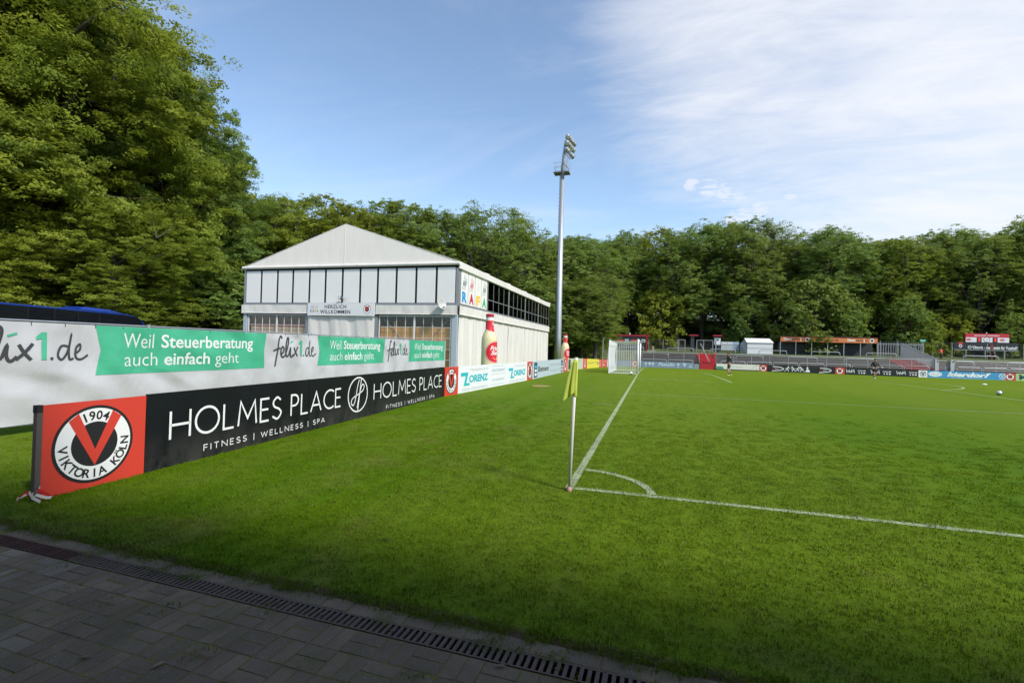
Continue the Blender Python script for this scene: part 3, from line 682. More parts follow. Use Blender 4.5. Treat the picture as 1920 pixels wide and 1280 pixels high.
t = board(FT[1], FT[2], 'pale_board', 'pale green board partly behind the corner flag', M_PALEG); L_ = t['_l']; g = MB(); put(g, 'Sport', L_*.45, L_*.88, .62, .8, -.004); g.build('lettering', M_GRN, t); MB().box((L_*.04, -.004, .1), (L_*.16, -.002, .88)).build('logo_bar', M_DGI, t)
badge_board(FT[2], FT[3], 'red badge board just left of the yellow board', False)
t = board(FT[3], FT[4], 'yellow_board', 'bright yellow board left of the goal', M_YEL); L_ = t['_l']; g = MB(); put(g, 'Glasreinigung Köln', L_*.05, L_*.8, .40, .55, -.004); g.build('lettering', M_DGI, t); g = MB().box((L_*.84, -.004, .15), (L_*.92, -.002, .45)); g.build('logo_bar', M_NAVY, t)
badge_board(FT[4], FT[5], 'red badge board right of the yellow board', False)
t = board(FT[5], FT[6], 'red_board', 'red board with white lettering beside the goal net pole', M_RED); L_ = t['_l']; g = MB(); put(g, 'Sparkasse', L_*.15, L_*.85, .62, .72, -.004, .01); put(g, 'Köln', L_*.15, L_*.6, .18, .36, -.004, .02); g.build('lettering', M_INKW, t)
t = board(FT[6], FT[7], 'white_board', 'pale board behind the left side of the goal', M_LGREY); L_ = t['_l']; g = MB().box((L_*.5, -.004, .2), (L_*.9, -.002, .8)); g.build('logo_bar', M_LBL, t)
# far boards along the far touchline, y = 74
def FX(px): return onY(px, 695, 74.0).x
def fboard(p0, p1, name, label, mat, h=.97, **k):
    a, b = FX(p0), FX(p1); t = board((a, 74.), (b, 74.), name, label, mat, h, **k); return t, t['_l']
def fb(t, p0, px): return FX(px)-FX(p0)
fboard(1154, 1184, 'blue_grey_board', 'blue-grey board seen through the goal net', surf('board_blue_grey', (.20, .27, .36), .5, dirt=.1)); M_BG = MATS['board_blue_grey']
badge_board((FX(1184.3), 74), (FX(1196.7), 74), 'red badge board seen through the right side of the goal net', False)
t, L_ = fboard(1197, 1300.5, 'blue_grey_board', 'long blue-grey board right of the goal with a white wordmark', M_BG)
g = MB(); put(g, 'Passolin', L_*.37, L_*.66, .30, .82, -.006, .035, .15); put(g, 'Bausanierung', L_*.47, L_*.57, .08, .17, -.006)
for q, w in ((.11, .05), (.245, .045), (.70, .05)):
    g.disc((L_*(q+w/2), .6), .2, -.006, 12); g.box((L_*q+.1, -.007, .14), (L_*(q+w)-.1, -.005, .26))
for q in (.17, .80): g.flat([(L_*q, .80), (L_*(q+.075), .80), (L_*(q+.0375), .22)], -.006)
g.box((L_*.92, -.007, .5), (L_*.97, -.005, .6)); g.box((L_*.91, -.007, .2), (L_*.98, -.005, .32)); g.build('lettering', ink('ink_pale_blue', (.50, .58, .66)), t)
t, L_ = fboard(1301, 1311, 'grey_board', 'short plain grey board left of the red steps', surf('board_grey', (.25, .28, .30), .5), h=.8)
t, L_ = fboard(1343, 1423.7, 'white_board', 'white board with green oval right of the red steps', surf('board_cream', (.70, .68, .60), .5, dirt=.1))
g = MB(); g.disc((L_*.075, .34), .22, -.005, 24, 0, .62); g.build('green_oval', ink('ink_deep_green', (.07, .26, .17)), t); MB().box((0, -.004, 0), (L_-.01, -.002, .16)).build('dark_foot', M_DGI, t)
g = MB(); put(g, 'LAND ROVER', L_*.3, L_*.62, .42, .60, -.005, -.01); g.stroke(smoothcurve([(L_*.82, .25), (L_*.86, .55), (L_*.90, .74), (L_*.97, .80)]), .07, -.005); g.stroke([(L_*.93, .3), (L_*.96, .12)], .12, -.005); g.build('lettering', ink('ink_warm_grey', (.42, .40, .34)), t)
badge_board((FX(1424), 74), (FX(1438), 74), 'red badge board between the white board and the black runners board', False)
t, L_ = fboard(1438.3, 1566, 'black_board', 'black board with white runners and swooshes', M_BLK)
def swoosh(g, u): g.stroke(smoothcurve([(u-1.1, .80), (u-.1, .72), (u+.32, .50), (u, .30), (u-1.2, .14)]), .10, -.006)
g = MB(); swoosh(g, L_*.21); swoosh(g, L_*.905)
def runner(g, u, lean):
    a = lean; g.disc((u+.18*a, .80), .085, -.006, 12)
    g.stroke([(u+.12*a, .70), (u-.05*a, .42)], .12, -.006); g.stroke([(u+.1*a, .66), (u+.28*a, .56), (u+.38*a, .66)], .045, -.0065); g.stroke([(u+.08*a, .66), (u-.18*a, .60), (u-.28*a, .46)], .045, -.0065)
    g.stroke([(u-.05*a, .44), (u+.20*a, .34), (u+.12*a, .14)], .065, -.0065); g.stroke([(u-.05*a, .44), (u-.20*a, .26), (u-.38*a, .18)], .065, -.0065)
for q, a in ((.30, 1), (.395, -1), (.455, 1), (.52, -1)): runner(g, L_*q, a)
g.disc((L_*.60, .72), .14, -.006, 14); g.flat([(L_*.57, .15), (L_*.64, .15), (L_*.625, .5), (L_*.585, .5)], -.006); put(g, 'Sport', L_*.12, L_*.17, .42, .56, -.006, .03); put(g, 'Sport', L_*.83, L_*.88, .42, .56, -.006, .03); g.build('figures', M_INKW, t)
g = MB(); put(g, 'Team', L_*.07, L_*.12, .42, .56, -.006, .03); put(g, 'Team', L_*.775, L_*.825, .42, .56, -.006, .03); g.build('red_lettering', M_REDI, t)
badge_board((FX(1566.3), 74), (FX(1584), 74), 'red badge board between the two long black boards', False)
t, L_ = fboard(1584.3, 1722, 'black_board', 'black board with angular white initials behind the running player', M_BLK); g = MB()
for a, b in ((1586.5, 1602), (1633, 1649), (1681, 1698)):
    u0, u1 = fb(t, 1584.3, a), fb(t, 1584.3, b); w = u1-u0
    g.stroke([(u0, .78), (u0+.10*w, .30), (u0+.22*w, .6), (u0+.34*w, .30), (u0+.40*w, .70)], .07, -.006); g.stroke([(u0+.40*w, .6), (u0+.5*w, .34), (u0+.62*w, .6)], .06, -.006); g.stroke([(u0+.62*w, .28), (u0+.70*w, .72), (u0+.82*w, .42), (u0+.94*w, .76), (u0+w, .26)], .07, -.006)
for a, b in ((1608, 1623), (1655, 1671), (1704, 1720)):
    u0, u1 = fb(t, 1584.3, a), fb(t, 1584.3, b); put(g, 'wvm.de', u0, u1, .54, .72, -.006, .03)
    for k in range(3): x = u0+(.12+.3*k)*(u1-u0); g.box((x, -.007, .22), (x+.13+.05*k, -.005, .38))
g.build('lettering', M_INKW, t)
t, L_ = fboard(1722.3, 1739, 'white_board', 'small white board with dark V shield before the blue board', M_WHT); g = MB(); g.ring((L_/2, .5), .30, .36, -.005, 24); put(g, 'V', L_/2-.22, L_/2+.22, .22, .72, -.006, .06); g.build('badge', M_DGI, t)
M_BLU = surf('board_blue', (.05, .28, .52), .45, dirt=.08)
t, L_ = fboard(1739.3, 1885, 'blue_board', 'long blue board with big slanted white lettering', M_BLU); g = MB(); c = (fb(t, 1739.3, 1753.5), .50); g.disc(c, .36, -.005, 30, 0, .78); g.ring(c, .29, .31, -.007, 30, 1, 2.2)
put(g, 'Ford', c[0]-.42, c[0]+.42, .36, .64, -.0075, .0, .35, 1)
put(g, 'kierdorf', fb(t, 1739.3, 1776), fb(t, 1739.3, 1858), .24, .86, -.006, .05, .28)
put(g, 'IHR FORD PARTNER IN KÖLN', fb(t, 1739.3, 1784), fb(t, 1739.3, 1842), .06, .15, -.006); c = (fb(t, 1739.3, 1879.5), .56); g.ring(c, .25, .31, -.006, 24, 0, 1.25); g.stroke(smoothcurve([(c[0]-.33, c[1]+.12), (c[0]-.1, c[1]+.05), (c[0], c[1]-.1), (c[0]+.1, c[1]+.05), (c[0]+.33, c[1]+.12)]), .07, -.006); put(g, 'mazda', c[0]-.34, c[0]+.34, .08, .18, -.006, .02)
g.build('lettering', [M_INKW, M_BLU], t)
badge_board((FX(1885.3), 74), (FX(1904.5), 74), 'red badge board at the right end of the long blue board', False)
t, L_ = fboard(1905, 1935, 'pale_green_board', 'pale green and yellow board with a big dark M at the right edge', surf('board_lime', (.38, .55, .20), .5)); g = MB(); put(g, 'M', .35, 1.15, .14, .84, -.006, .04); g.build('lettering', M_NAVY, t)
fboard(1935.3, 2080, 'white_board', 'white board past the right edge of the row', M_WHT)

# ---------------------------------------------------------------- long banner on the fence at the left
def wrinkle(u, v):
    s = .016*math.sin(u*2.1+v*3.3)+.012*math.sin(u*5.3-v*2.2+1)+.006*math.sin(u*11+v*7)+.010*math.sin(u*.8)*math.sin(v*2.6)
    return s*(.35+.65*min(1, abs(v-1.92)*1.2))
def wr(x, y, z): return (x, y+wrinkle(x, z), z)
def mat_vinyl(name, col, cd):
    m, nt, out = newmat(name); tc = nt.nodes.new('ShaderNodeTexCoord').outputs['Object']; a = nz(nt, tc, 1.1, 6, .65, .5, (1, 1, .5)); c = mixc(nt, ramp(nt, a, .42, .72, 0, .35), col, cd)
    b = nt.nodes.new('ShaderNodeBsdfPrincipled'); b.inputs['Roughness'].default_value = .38; lk(nt, c, b.inputs['Base Color']); lk(nt, b.outputs[0], out.inputs[0])
    w = nt.nodes.new('ShaderNodeTexWave'); w.wave_type = 'BANDS'; w.bands_direction = 'DIAGONAL'; w.inputs['Scale'].default_value = .55; w.inputs['Distortion'].default_value = 9; w.inputs['Detail'].default_value = 3; w.inputs['Detail Scale'].default_value = .7; lk(nt, tc, w.inputs['Vector'])
    bp = nt.nodes.new('ShaderNodeBump'); bp.inputs['Strength'].default_value = .75; bp.inputs['Distance'].default_value = .05; lk(nt, mth(nt, 'ADD', w.outputs['Fac'], mth(nt, 'MULTIPLY', a, .8)), bp.inputs['Height']); lk(nt, bp.outputs[0], b.inputs['Normal']); return m
M_VIN = mat_vinyl('vinyl_white', (.50, .50, .515), (.36, .36, .36)); M_VING = mat_vinyl('vinyl_green', (.060, .40, .23), (.045, .32, .19)); M_SCR = ink('ink_charcoal', (.045, .045, .05)); M_VW = ink('ink_banner_white', (.70, .74, .72), .4)
FEN = thing('mesh_fence', 'long metal fence carrying the white and green banner at the left', 'fence', (-9.3, -6.0, 0), math.pi/2)
UO = 5.0            # banner coordinates start at y = -1
for k in range(10): MB().tube([(k*2.57+.1, .05, 0), (k*2.57+.1, .05, 1.97)], .028, 10).build('post', M_STEEL, FEN)
for z in (1.93, .14): MB().tube([(0, .05, z), (23.2, .05, z)], .016, 8).build('rail', M_STEEL, FEN)
BAN = thing('banner', 'long wrinkled white banner with green fields tied to the fence', 'banner', (-9.3, -6.0, 0), math.pi/2)
g = MB(); NU, NV = 360, 26
vs = [(23.15*i/NU, 0, .16+(1.905-.16)*j/NV) for i in range(NU+1) for j in range(NV+1)]
g.add(vs, [(i*(NV+1)+j, (i+1)*(NV+1)+j, (i+1)*(NV+1)+j+1, i*(NV+1)+j+1) for i in range(NU) for j in range(NV)])
g.build('sheet', M_VIN, BAN, True, wr)
def green(u0, u1, cutl=True):
    g = MB(); n = int((u1-u0)*16); m_ = 14; vs = []
    for i in range(n+1):
        for j in range(m_+1):
            v = .95+(1.90-.95)*j/m_; f = i/n; l = u0-.10*abs(j/m_-.5)*2+.06; r_ = u1-.06*(1-abs(j/m_-.5)*2); vs.append((l+(r_-l)*f, -.0055, v))
    g.add(vs, [(i*(m_+1)+j, (i+1)*(m_+1)+j, (i+1)*(m_+1)+j+1, i*(m_+1)+j+1) for i in range(n) for j in range(m_)]); g.build('green_field', M_VING, BAN, True, wr)
def slogan(u0, k=1.):
    g = MB(); y = -.012; L_ = lambda q: u0+q*k
    put(g, 'Weil', L_(0), L_(.62), 1.47, 1.77, y, -.004); put(g, 'Steuerberatung', L_(.78), L_(3.30), 1.39, 1.77, y, .016)
    put(g, 'auch', L_(.03), L_(.72), 1.10, 1.38, y, -.006); put(g, 'einfach', L_(.86), L_(1.98), 1.10, 1.38, y, .016); put(g, 'geht', L_(2.12), L_(2.86), 1.02, 1.38, y, -.006)
    g.build('slogan', M_VW, BAN, False, wr)
def felix(u0, k=1.):
    """hand-written web address"""
    g = MB(); w = .05; y = -.012
    S = lambda pts, wd=w: g.stroke([(u0+p[0]*k, p[1]) for p in smoothcurve(pts, 6)], wd, y)
    S([(.42, 1.78), (.33, 1.84), (.25, 1.70), (.20, 1.40), (.15, 1.10), (.12, .98)]); S([(.0, 1.42), (.14, 1.46), (.34, 1.50)])
    S([(.36, 1.32), (.48, 1.38), (.53, 1.47), (.46, 1.54), (.38, 1.46), (.37, 1.32), (.46, 1.24), (.58, 1.28)])
    S([(.58, 1.28), (.70, 1.50), (.76, 1.74), (.70, 1.80), (.64, 1.62), (.62, 1.38), (.67, 1.26), (.78, 1.30)])
    S([(.78, 1.30), (.86, 1.50), (.86, 1.32), (.93, 1.24), (1.04, 1.32)])
    S([(1.06, 1.52), (1.16, 1.38), (1.28, 1.26)]); S([(1.30, 1.54), (1.16, 1.38), (1.02, 1.26)])
    g.build('web_name', M_SCR, BAN, False, wr); g = MB()
    g.disc((u0+1.66*k, 1.28), .026, y, 12)
    S([(1.98, 1.50), (1.84, 1.50), (1.78, 1.34), (1.86, 1.26), (1.97, 1.40), (2.05, 1.72), (2.0, 1.45), (2.02, 1.27), (2.10, 1.28)], .036)
    S([(2.12, 1.36), (2.24, 1.44), (2.24, 1.54), (2.15, 1.46), (2.15, 1.30), (2.26, 1.26), (2.42, 1.34)], .036); g.build('web_ending', M_SCR, BAN, False, wr)
    g = MB(); g.stroke([(u0+.86*k, 1.66), (u0+1.02*k, 1.71)], .035, y); g.flat([(u0+1.36*k, 1.66), (u0+1.36*k, 1.60), (u0+1.46*k, 1.63), (u0+1.46*k, 1.26), (u0+1.56*k, 1.26), (u0+1.56*k, 1.74), (u0+1.46*k, 1.74)], y); g.build('green_figure', M_VING, BAN, False, wr)
U = UO
felix(U-.225, .77)
green(U+1.80, U+6.02); slogan(U+2.27); felix(U+6.31, .74); green(U+8.22, U+12.22); slogan(U+8.8, .93); felix(U+12.42, .72); green(U+14.25, U+18.1); slogan(U+14.75, .92)
for i in range(46):
    u = .25+i*.5; MB().tube([(u, -.012, 1.86), (u+.005, .0, 1.90), (u, .052, 1.935)], .006, 5).build('cable_tie', M_INKB, BAN)
# barrier tape scrap at the foot of the first post
tp = thing('barrier_tape', 'scrap of red and white barrier tape at the foot of the badge board post', 'tape', tuple(onP(-.12)+Vector((.02, 0, 0))))
for k in range(7):
    a = k*1.3; g = MB(); pts = [(.0, 0, .03), (.05*math.cos(a), .05*math.sin(a), .07+.01*k), (.12*math.cos(a+.5), .10*math.sin(a+.5), .035+.006*k), (.16*math.cos(a+.9), .13*math.sin(a+.9), .02)]
    P = [Vector(p) for p in pts]; vs = []
    for p in P: vs += [p, p+Vector((.008, .006, .028))]
    g.add(vs, [(2*i, 2*i+2, 2*i+3, 2*i+1) for i in range(3)]); g.build('tape_end', M_REDI if k % 2 else M_INKW, tp)
# ---------------------------------------------------------------- two-storey event tent
TX0, TX1, TY0, TY1 = -24.73, -9.73, 19.6, 44.85
EAVE, PEAK = 6.45, 8.93
def mat_pvc(name, col=(.72, .71, .68), stain=.25, vert=True):
    m, nt, out = newmat(name); tc = nt.nodes.new('ShaderNodeTexCoord').outputs['Object']
    a = nz(nt, tc, 1.2, 6, .65, .3, (1, 1, .35)); st = nz(nt, tc, 5, 4, .6, 0, (1, 1, .05))
    c = mixc(nt, ramp(nt, a, .45, .75, 0, stain), col, tuple(v*.62 for v in col)); c = mixc(nt, ramp(nt, st, .52, .75, 0, stain), c, tuple(v*f for v, f in zip(col, (.62, .60, .54))))
    b = nt.nodes.new('ShaderNodeBsdfPrincipled'); b.inputs['Roughness'].default_value = .5; lk(nt, c, b.inputs['Base Color']); lk(nt, b.outputs[0], out.inputs[0])
    bp = nt.nodes.new('ShaderNodeBump'); bp.inputs['Strength'].default_value = .25; bp.inputs['Distance'].default_value = .05; lk(nt, mth(nt, 'ADD', nz(nt, tc, .9, 3, .5), mth(nt, 'MULTIPLY', nz(nt, tc, 2.5, 3, .5, 0, (1, 1, .1)), .6)), bp.inputs['Height']); lk(nt, bp.outputs[0], b.inputs['Normal']); return m
M_PVC = mat_pvc('tent_pvc', (.70, .665, .61), .35); M_PVCG = mat_pvc('tent_gable_pvc', (.80, .74, .66), .14); M_PAN = surf('tent_panel_white', (.79, .765, .73), .4, dirt=.12); M_ALU = surf('anodised_frame', (.30, .31, .32), .45, .4, .3, 5)
M_FRAME = surf('white_frame', (.66, .66, .64), .5, dirt=.15); M_PLY = surf('plywood', (.72, .36, .10), .6, dirt=.35, dscale=1.2, dirtcol=(.30, .15, .05)); M_ROOM = surf('dark_interior', (.020, .018, .016), .9, dirt=0)
def mat_glass(name, tint=(.97, .97, .96), refl=.16):
    m, nt, out = newmat(name); t = nt.nodes.new('ShaderNodeBsdfTransparent'); t.inputs[0].default_value = (*tint, 1); gl = nt.nodes.new('ShaderNodeBsdfGlossy'); gl.inputs['Roughness'].default_value = .03
    fr = nt.nodes.new('ShaderNodeLayerWeight'); fr.inputs[0].default_value = .25; mx = nt.nodes.new('ShaderNodeMixShader'); lk(nt, mth(nt, 'ADD', mth(nt, 'MULTIPLY', fr.outputs['Fresnel'], .18), refl*.2, True), mx.inputs[0]); lk(nt, t.outputs[0], mx.inputs[1]); lk(nt, gl.outputs[0], mx.inputs[2]); lk(nt, mx.outputs[0], out.inputs[0]); return m
M_GLASS = mat_glass('window_glass'); M_GLASSD = mat_glass('dark_glass', (.30, .30, .29), .2)
TENT = thing('event_tent', 'large two-storey white event tent with a pointed gable behind the banner fence', 'tent', (TX0, TY0, 0))
W_, D_ = TX1-TX0, TY1-TY0
TP = lambda mb, name, mats, **k: mb.build(name, mats, TENT, **k)
# roof, gable, interior
g = MB(); ov = .12; e = EAVE; p = PEAK; hx = W_/2; yb = D_
for sg in (0, 1):
    xe = -ov if sg == 0 else W_+ov; n = 5
    for k in range(n):
        y0, y1 = k*D_/n-(.01 if k == 0 else 0), (k+1)*D_/n
        ns = 6; vs = []
        for i in range(9):
            s_ = i/8; x = xe+(hx-xe)*s_; z = e+(p-e)*s_
            for j in range(ns+1): f = j/ns; vs.append((x, y0+(y1-y0)*f, z-.07*math.sin(math.pi*f)*math.sin(math.pi*(.1+.8*s_))))
        q = MB(); fs = [(i*(ns+1)+j, (i+1)*(ns+1)+j, (i+1)*(ns+1)+j+1, i*(ns+1)+j+1) for i in range(8) for j in range(ns)]; q.add(vs, fs); TP(q, 'roof_sheet', M_PVC, smooth=True)
for k in range(6):   # raised roof beams at the bay joints
    y = k*D_/5; g.tube([(-ov, y, e+.02), (hx, y, p+.03), (W_+ov, y, e+.02)], .075 if k else .02, 8)
TP(g, 'roof_beam', M_PVC)
g = MB(); g.flat([(-.1, e-.02), (W_+.1, e-.02), (hx, p+.015)], -.015); TP(g, 'gable', M_PVCG)
g = MB(); g.tube([(hx, -.02, 6.5), (hx, -.02, p-.1)], .014, 6); TP(g, 'gable_lacing', M_PVC)
g = MB(); g.tube([(-.12, -.06, e-.06), (W_+.12, -.06, e-.06)], .10, 10); TP(g, 'eave_roll', M_PVC)
g = MB()
for k in range(5):
    y0, y1 = k*D_/5, (k+1)*D_/5-.03
    q = MB(); q.bbox((W_+.02, y0, e-.38), (W_+.16, y1, e+.04), .03); TP(q, 'eave_valance', M_PVC)
g = MB(); g.box((.25, .35, 3.6), (W_-.25, .40, 6.3)); g.box((.3, D_-.3, 0), (W_-.3, D_-.25, 6.3)); g.box((.1, .3, 0), (.15, D_-.2, 6.3)); g.box((.2, .4, 3.35), (W_-.3, D_-.3, 3.42)); g.box((.3, 7.5, 0), (W_-.3, 7.55, 3.3)); TP(g, 'inner_walls', M_ROOM)
for k in range(6):
    y = min(k*D_/5, D_-.2)
    MBx = MB().box((W_-.12, y, 0), (W_+.0, y+.18, e-.3)); TP(MBx, 'column', M_ALU); TP(MB().box((0, y, 0), (.12, y+.18, e-.3)), 'column', M_ALU)
for u in (4.88, 9.82):
    TP(MB().box((u-.07, -.02, 0), (u+.09, .12, 3.4)), 'column', M_ALU)
# front panels of the upper storey with dark gaps
bnd = [.08, 1.33, 2.59, 3.77, 5.01, 6.18, 7.40, 8.64, 9.84, 11.09, 12.38, 13.67, 14.90]
TP(MB().box((.06, .022, 4.125), (W_-.06, .05, 6.30)), 'backing', M_DARK)
for i in range(12):
    q = MB().bbox((bnd[i]+.07, .0, 4.14), (bnd[i+1]-.07, .020, 6.18), .004); TP(q, 'wall_panel', M_PAN)
TP(MB().box((-.02, -.03, 4.0), (W_+.02, .07, 4.12)), 'sill_rail', M_ALU)
def wavy_band(u0, u1, z0, z1, amp, name, side=False, y0=-.09, seg=None, th=.0, mat=None, freq=3.):
    q = MB(); n = int((u1-u0)*9); m_ = 6; vs = []
    for i in range(n+1):
        for j in range(m_+1):
            u = u0+(u1-u0)*i/n; v = z0+(z1-z0)*j/m_; f = 1-j/m_
            w = amp*(math.sin(u*freq)+.6*math.sin(u*freq*2.3+v)+.4*math.sin(u*freq*5.1+2*v))*(.3+.7*math.sin(math.pi*min(1, .15+.85*f)))
            vs.append((u, y0+w, v) if not side else (W_-y0-w, u, v))
    q.add(vs, [(i*(m_+1)+j, (i+1)*(m_+1)+j, (i+1)*(m_+1)+j+1, i*(m_+1)+j+1) for i in range(n) for j in range(m_)]); return TP(q, name, mat or M_PVC, smooth=True)
for a, b in ((-.1, 5.03), (9.80, W_+.02)): 
    wavy_band(a, b, 3.48, 4.0, .012, 'valance'); TP(MB().tube([(a, -.10, 3.47), (b, -.10, 3.47)], .025, 6), 'valance_pipe', M_PVC)
TP(MB().box((5.06, -.16, 3.34), (9.78, -.12, 4.12)), 'welcome_sign', M_LGREY2 if 'M_LGREY2' in globals() else surf('sign_grey', (.72, .71, .70), .45, dirt=.08))
g = MB(); y = -.165; put(g, 'HERZLICH', 6.30, 7.83, 3.78, 4.00, y, .014, mi=0, space=1.12); put(g, 'WILLKOMMEN', 5.98, 8.12, 3.46, 3.69, y, .014, space=1.12); TP(g, 'welcome_lettering', M_INKB)
M_RB = ink('ink_cyan', (.02, .28, .60)); M_RR = ink('ink_crimson', (.50, .02, .05)); M_RY = ink('ink_yellow', (.80, .50, .06)); M_RG = ink('ink_leaf_green', (.05, .42, .12))
for i, (ch, mt) in enumerate(zip('RAFA', (M_RB, M_RR, M_RY, M_RG))):
    q = MB(); put(q, ch, 5.26+.16*i, 5.39+.16*i, 3.54, 3.70, y, .04); q.stroke([(5.28+.13*i, 3.76), (5.40+.13*i, 3.98)], .018, y); q.stroke([(5.34+.13*i, 3.76), (5.44+.13*i, 3.92)], .012, y); TP(q, 'small_letter', mt)
emb = emblem(TENT, (9.27, 3.74), .27, .92, False, y)
def window_grid(u0, u1, z0, z1, cols, rows, fy, ply):
    fr = MB(); fr.box((u0, fy-.03, z1), (u1, fy+.02, z1+.07)); fr.box((u0, fy-.03, z0), (u0+.06, fy+.02, z1)); fr.box((u1-.06, fy-.03, z0), (u1, fy+.02, z1)); m0 = (u0+u1)/2; fr.box((m0-.05, fy-.032, z0), (m0+.05, fy+.022, z1))
    w = TP(fr, 'window', M_FRAME)
    mu = MB(); h = (z1-z0)/rows
    for r_ in range(1, rows): mu.box((u0, fy-.015, z0+h*r_-.012), (u1, fy+.01, z0+h*r_+.012))
    for c_ in range(1, cols):
        x = u0+(u1-u0)*c_/cols
        if abs(x-m0) > .1: mu.box((x-.012, fy-.016, z0), (x+.012, fy+.011, z1))
    o = mu.build('glazing_bars', M_FRAME, w); o = MB().box((u0, fy+.015, z0), (u1, fy+.02, z1)).build('pane', M_GLASS, w)
    return w
w = window_grid(.35, 4.84, .25, 3.34, 8, 5, .05, True); w2 = window_grid(9.98, 14.66, .25, 3.34, 8, 5, .05, True)
for a, b, zt in ((10.0, 12.3, 2.72), (12.34, 14.6, 2.76)): TP(MB().box((a, .22, .1), (b, .25, zt)), 'plywood_sheet', M_PLY)
TP(MB().box((.45, .20, .1), (4.8, .22, 2.62)), 'pale_partition', surf('partition_beige', (.62, .46, .32), .7)); TP(MB().box((.45, .19, 2.62), (4.8, .24, 2.80)), 'red_counter', surf('counter_red', (.25, .06, .05), .6)); TP(MB().box((.45, .28, .1), (4.8, .30, 3.3)), 'partition_back', surf('partition_dark', (.12, .08, .06), .8))
for q_ in ((10.2, 3.2, 11.5, 2.0), (14.4, 3.2, 13.2, 1.9)): TP(MB().tube([(q_[0], .18, q_[1]), (q_[2], .18, q_[3])], .02, 6), 'brace', M_ALU)
TP(MB().box((10.9, .19, .1), (10.98, .21, 3.05)), 'batten', M_PLY); TP(MB().box((13.35, .19, .1), (13.43, .21, 3.05)), 'batten', M_PLY)
wavy_band(5.0, 9.76, .1, 3.36, .035, 'entrance_curtain', freq=3.3, y0=-.02)
# satellite dish, floodlight over the sign
d = TP(MB().lathe([(.0, 0), (.15, .02), (.25, .065), (.31, .11), (.30, .115), (.24, .08), (.14, .035), (0, .015)], 28), 'satellite_dish', surf('dish_grey', (.46, .46, .44), .5, dirt=.15), smooth=True); d.location = (14.15, -.35, 4.02); d.rotation_euler = (math.radians(78), 0, math.radians(64))
TP(MB().tube([(14.15, 0, 3.9), (14.15, -.32, 4.0)], .022, 8).tube([(14.1, -.36, 3.72), (14.45, -.72, 3.80)], .014, 6).tube([(14.45, -.72, 3.80), (14.52, -.66, 3.86)], .04, 8), 'dish_arm', M_DGI)
g = MB(); g.bbox((7.33, -.30, 4.34), (7.55, -.14, 4.52), .02); g.tube([(7.44, .0, 4.28), (7.44, -.20, 4.34)], .02, 6); f_ = TP(g, 'flood_lamp', M_DGI); MB().disc((7.44, 4.43), .08, -.303, 16).build('lens', surf('lamp_lens', (.7, .7, .7), .15), f_); TP(MB().tube([(7.68, -.2, 4.28), (7.62, -.22, 4.46)], [.06, .09], 10), 'flood_lamp', M_STEEL)
# east side: lower curtain walls in bays, band, upper glazing, four lettered panels
for k in range(5):
    y0, y1 = k*D_/5+(.18 if k == 0 else .02), (k+1)*D_/5-.02
    for h_ in range(2):
        ya, yb_ = y0+(y1-y0)*h_/2, y0+(y1-y0)*(h_+1)/2-.015
        wavy_band(ya, yb_, -.05, 3.55, .022, 'side_curtain', True, y0=-.04, freq=4.1)
    q = wavy_band(y0-.12, y1, 3.50, 4.0, .012, 'side_valance', True, y0=-.13)
    TP(MB().tube([(W_+.15, y0-.1, 3.49), (W_+.15, y1, 3.49)], .03, 6), 'valance_pipe', M_PVC)
    TP(MB().box((W_+.0, y0, 3.98), (W_+.06, y1+.04, 4.12)), 'side_sill', M_ALU)
    if k:
        TP(MB().box((W_-.02, y0-.06, 4.1), (W_+.05, y0+.12, 6.1)), 'mullion', M_ALU)
        for j in range(4):
            a, b = y0+.14+(y1-y0-.14)*j/4, y0+.14+(y1-y0-.14)*(j+1)/4
            fr = TP(MB().box((W_+.0, b-.05, 4.12), (W_+.035, b, 6.1)).box((W_+.002, a, 4.83), (W_+.037, b-.05, 4.88)), 'side_window', surf('window_frame_grey', (.17, .17, .16), .5) if 0 else M_ALU)
            MB().box((W_+.01, a, 4.12), (W_+.016, b-.05, 6.1)).build('pane', M_GLASSD, fr)
TP(MB().box((W_-.5, D_/5, 4.1), (W_-.46, D_-.3, 6.2)), 'side_backing', M_ROOM)
lets = (('R', M_RB), ('A', M_RR), ('F', M_RY), ('A', M_RG))
def roty(x, y, z): return (W_+.05-y, x, z)
for i, (ch, mt) in enumerate(lets):
    a = .42+i*1.16; b = a+1.06
    q = MB().bbox((W_+.0, a, 4.14), (W_+.045, b, 6.08), .006); pn = TP(q, 'lettered_panel', M_PAN)
    g = MB(); put(g, ch, a+.14, b-.16, 4.24, 4.88, -.004, .05); g.build('letter', mt, pn, fn=roty)
    g = MB()
    if i == 2:
        g.ring((a+.52, 5.35), .13, .16, -.004, 16); g.stroke([(a+.60, 5.95), (a+.52, 5.5)], .02, -.004); g.stroke([(a+.50, 5.2), (a+.36, 4.95)], .02, -.004)
    else:
        for j in range(3): g.stroke([(a+.15+.2*j, 4.98), (a+.52+.16*j, 5.9-.1*j)], .035, -.004); g.stroke([(a+.30+.18*j, 5.25), (a+.38+.18*j, 5.50)], .10, -.0045)
    g.build('graphic', [M_NAVY, M_RR, M_CREAM, surf('ink_forest', (.05, .2, .12))][i], pn, fn=roty)
TP(MB().box((W_+.0, 4.98, 4.1), (W_+.06, 5.1, 6.1)), 'mullion', M_ALU); TP(MB().box((W_-.08, .06, 4.0), (W_+.03, .40, 6.15)), 'corner_column', M_ALU)
TP(MB().box((W_-.3, -.02, 0), (W_+.02, .14, 3.5)), 'corner_column', surf('column_grey_blue', (.40, .45, .50), .5)); TP(MB().box((0, -.02, 0), (.28, .14, 3.5)), 'corner_column', MATS['column_grey_blue']); TP(MB().box((-.02, -.02, 4.1), (.1, .1, 6.3)), 'corner_column', M_ALU)

